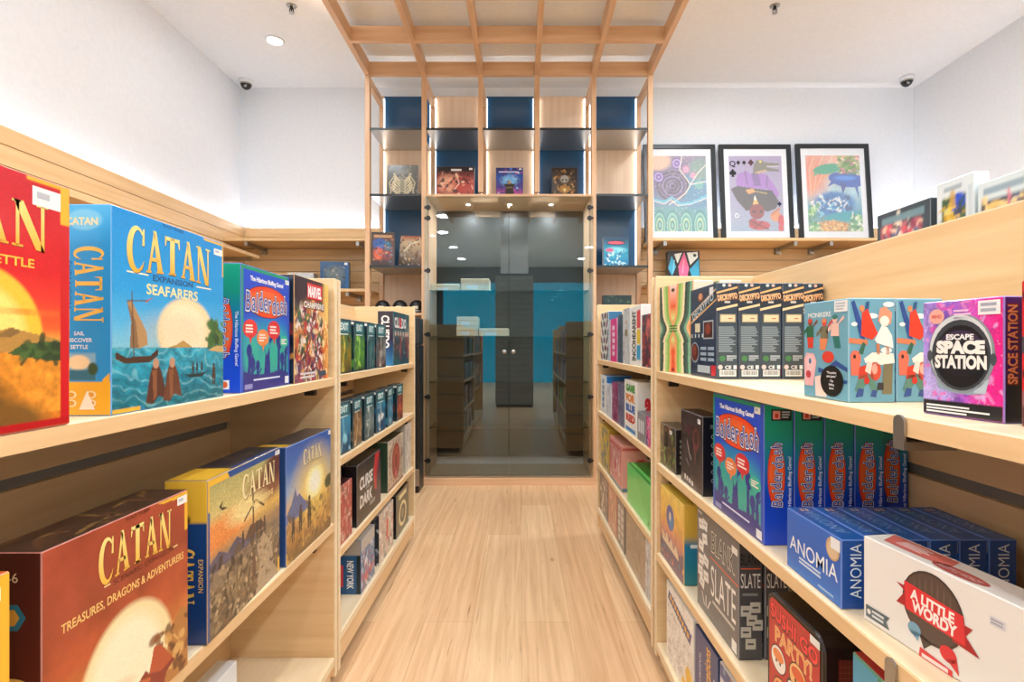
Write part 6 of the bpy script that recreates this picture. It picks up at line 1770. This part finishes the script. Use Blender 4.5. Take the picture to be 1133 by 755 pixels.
face_box('board_game_box', 1.30, 4.33, 1.5452, .255, .255, .07, '#17181c', '#17181c', 'stained-glass patterned pink and blue game box behind the striped box', 'game box', 90, .08, 0, 0, azul)
face_box('game_box', 2.56, 4.30, 1.5452, .25, .20, .08, '#23242a', '#1a1a1e', 'black box with white rings peeking below the whale picture shelf', 'game box', 50, 0, 0, 0, lambda c: [c.ell(.2 + k * .2, .8, .07, .09, '#c8ccd4') and c.ell(.2 + k * .2, .8, .035, .045, '#2a2a30') for k in range(4)])

# ------------------------------------------------------------------ boxed cards on the far side of the near right unit
g = NEAR_R
def slab(y0, w, h, label, border, paint, inset):
    b = Box('collector_box', w, h, .03, border, border)
    c = b.cv('front', 90, border); paint(c); b.put('cover_picture', c, 'front')
    yc = y0 + w / 2
    b.at(RX(yc, inset), yc, .9664, -PI / 2 + TH); tag(b.o, label, 'game box')
    return b
def s1(c):
    c.rect(0, 0, 1, 1, '#2c3a44'); c.rect(.08, .05, .86, .92, '#b8606a'); c.busy(['#d84a5a', '#3a6a8a', '#e8c0a0', '#8a2a4a', '#f0e0d0', '#2a2a3a'], 110, 3, .02, .06, .08, .86, .6, .92); c.rect(.1, .93, .9, .97, '#6a8a94'); c.rect(.88, .3, .98, .8, '#2a4a6a')
def s2(c):
    c.rect(0, 0, 1, 1, '#d4dce0'); c.rect(.12, .04, .80, .92, '#3a5a3a'); c.ell(.40, .78, .26, .10, '#e8b820'); c.ell(.6, .88, .2, .05, '#1a4ac0'); c.busy(['#f0c830', '#c89a18', '#1f5ad0', '#2a4a2a', '#1a2a40', '#d8d080'], 60, 5, .02, .05, .14, .78, .72, .91); c.rect(.84, .1, .95, .95, '#c0ccd2'); c.rect(.2, .95, .7, .97, '#9aa8b0')
def s3(c):
    c.rect(0, 0, 1, 1, '#ccd8dc'); c.rect(.05, .04, .95, .91, '#2a3a5a'); c.ell(.35, .83, .28, .07, '#e8c070'); c.busy(['#f0d090', '#3a6ab0', '#d87a8a', '#1a1c24', '#8ac0e0', '#c89a5a'], 80, 6, .02, .06, .06, .94, .70, .90); c.rect(.1, .94, .9, .97, '#8aa0b0')
slab(1.125, .165, .39, 'dark framed card set showing over the right shelving top, left of three', '#2c3a44', s1, .405)
slab(1.018, .09, .41, 'clear cased yellow and blue card set over the right shelving top, middle of three', '#c8d4d8', s2, .405)
slab(.905, .105, .382, 'pale framed card set over the right shelving top, right of three', '#c4d0d6', s3, .405)

# ================================================================== light, world, camera
w = bpy.data.worlds.new('World'); SC.world = w; w.use_nodes = True
bg = w.node_tree.nodes['Background']; bg.inputs['Color'].default_value = (0.75, 0.92, 1.0, 1); bg.inputs['Strength'].default_value = 5.0
def area(name, loc, size, energy, rot=(0, 0, 0), col=(1, .97, .93), size_y=None):
    l = bpy.data.lights.new(name, 'AREA'); l.energy = energy; l.size = size; l.color = col
    if size_y:
        l.shape = 'RECTANGLE'; l.size_y = size_y
    o = bpy.data.objects.new(name, l); COL.objects.link(o); o.location = loc; o.rotation_euler = rot
    return o
def disc(name, x, y, z, d, e, col=(1, .985, .965)):
    o = area(name, (x, y, z), d, e, col=col); o.data.shape = 'DISK'
    return o
WH = (.90, .955, 1.0)
for x, e in ((-1.3, 8), (1.5, 19)):
    for y in (3.3, 1.9, .5, -.9):
        disc('ceiling_fill', x, y, ZC - .03, .25, e, WH)  # added fill under the ceiling on both sides, no fitting modelled
for x in (-1.5, 0, 1.5):
    for y in (-2.2, -3.8, -5.4):
        disc('ceiling_fill', x, y, ZC - .03, .18, 26, WH)  # added unseen fill behind the camera, lights the spines from the front
for x in (TX - .33, TX, TX + .33):
    disc('cabinet_fill', x, TY0 + .24, 2.155, .06, 3.0, WH)  # added fill that lifts the cabinet interior
for k in (1, 3):
    for j in range(3, 10, 2):
        disc('canopy_lamp', (PX[k] + PX[k + 1]) / 2, TY0 - .46 * (j + .5) + .018, ZC - .03, .14, 7.5, WH)

cam = bpy.data.cameras.new('Camera'); co = bpy.data.objects.new('Camera', cam); COL.objects.link(co)
co.location = (0, 0, 1.05); co.rotation_euler = (PI / 2, 0, 0)
cam.sensor_width = 36; cam.lens = 600 / 1133 * 36
cam.shift_x = (566.5 - 577) / 1133; cam.shift_y = (382 - 377.5) / 1133
cam.clip_start = .05; cam.clip_end = 60
SC.camera = co
SC.view_settings.view_transform = 'Standard'; SC.view_settings.look = 'None'
SC.view_settings.exposure = 0.2; SC.view_settings.gamma = 1.0; SC.view_settings.use_curve_mapping = False
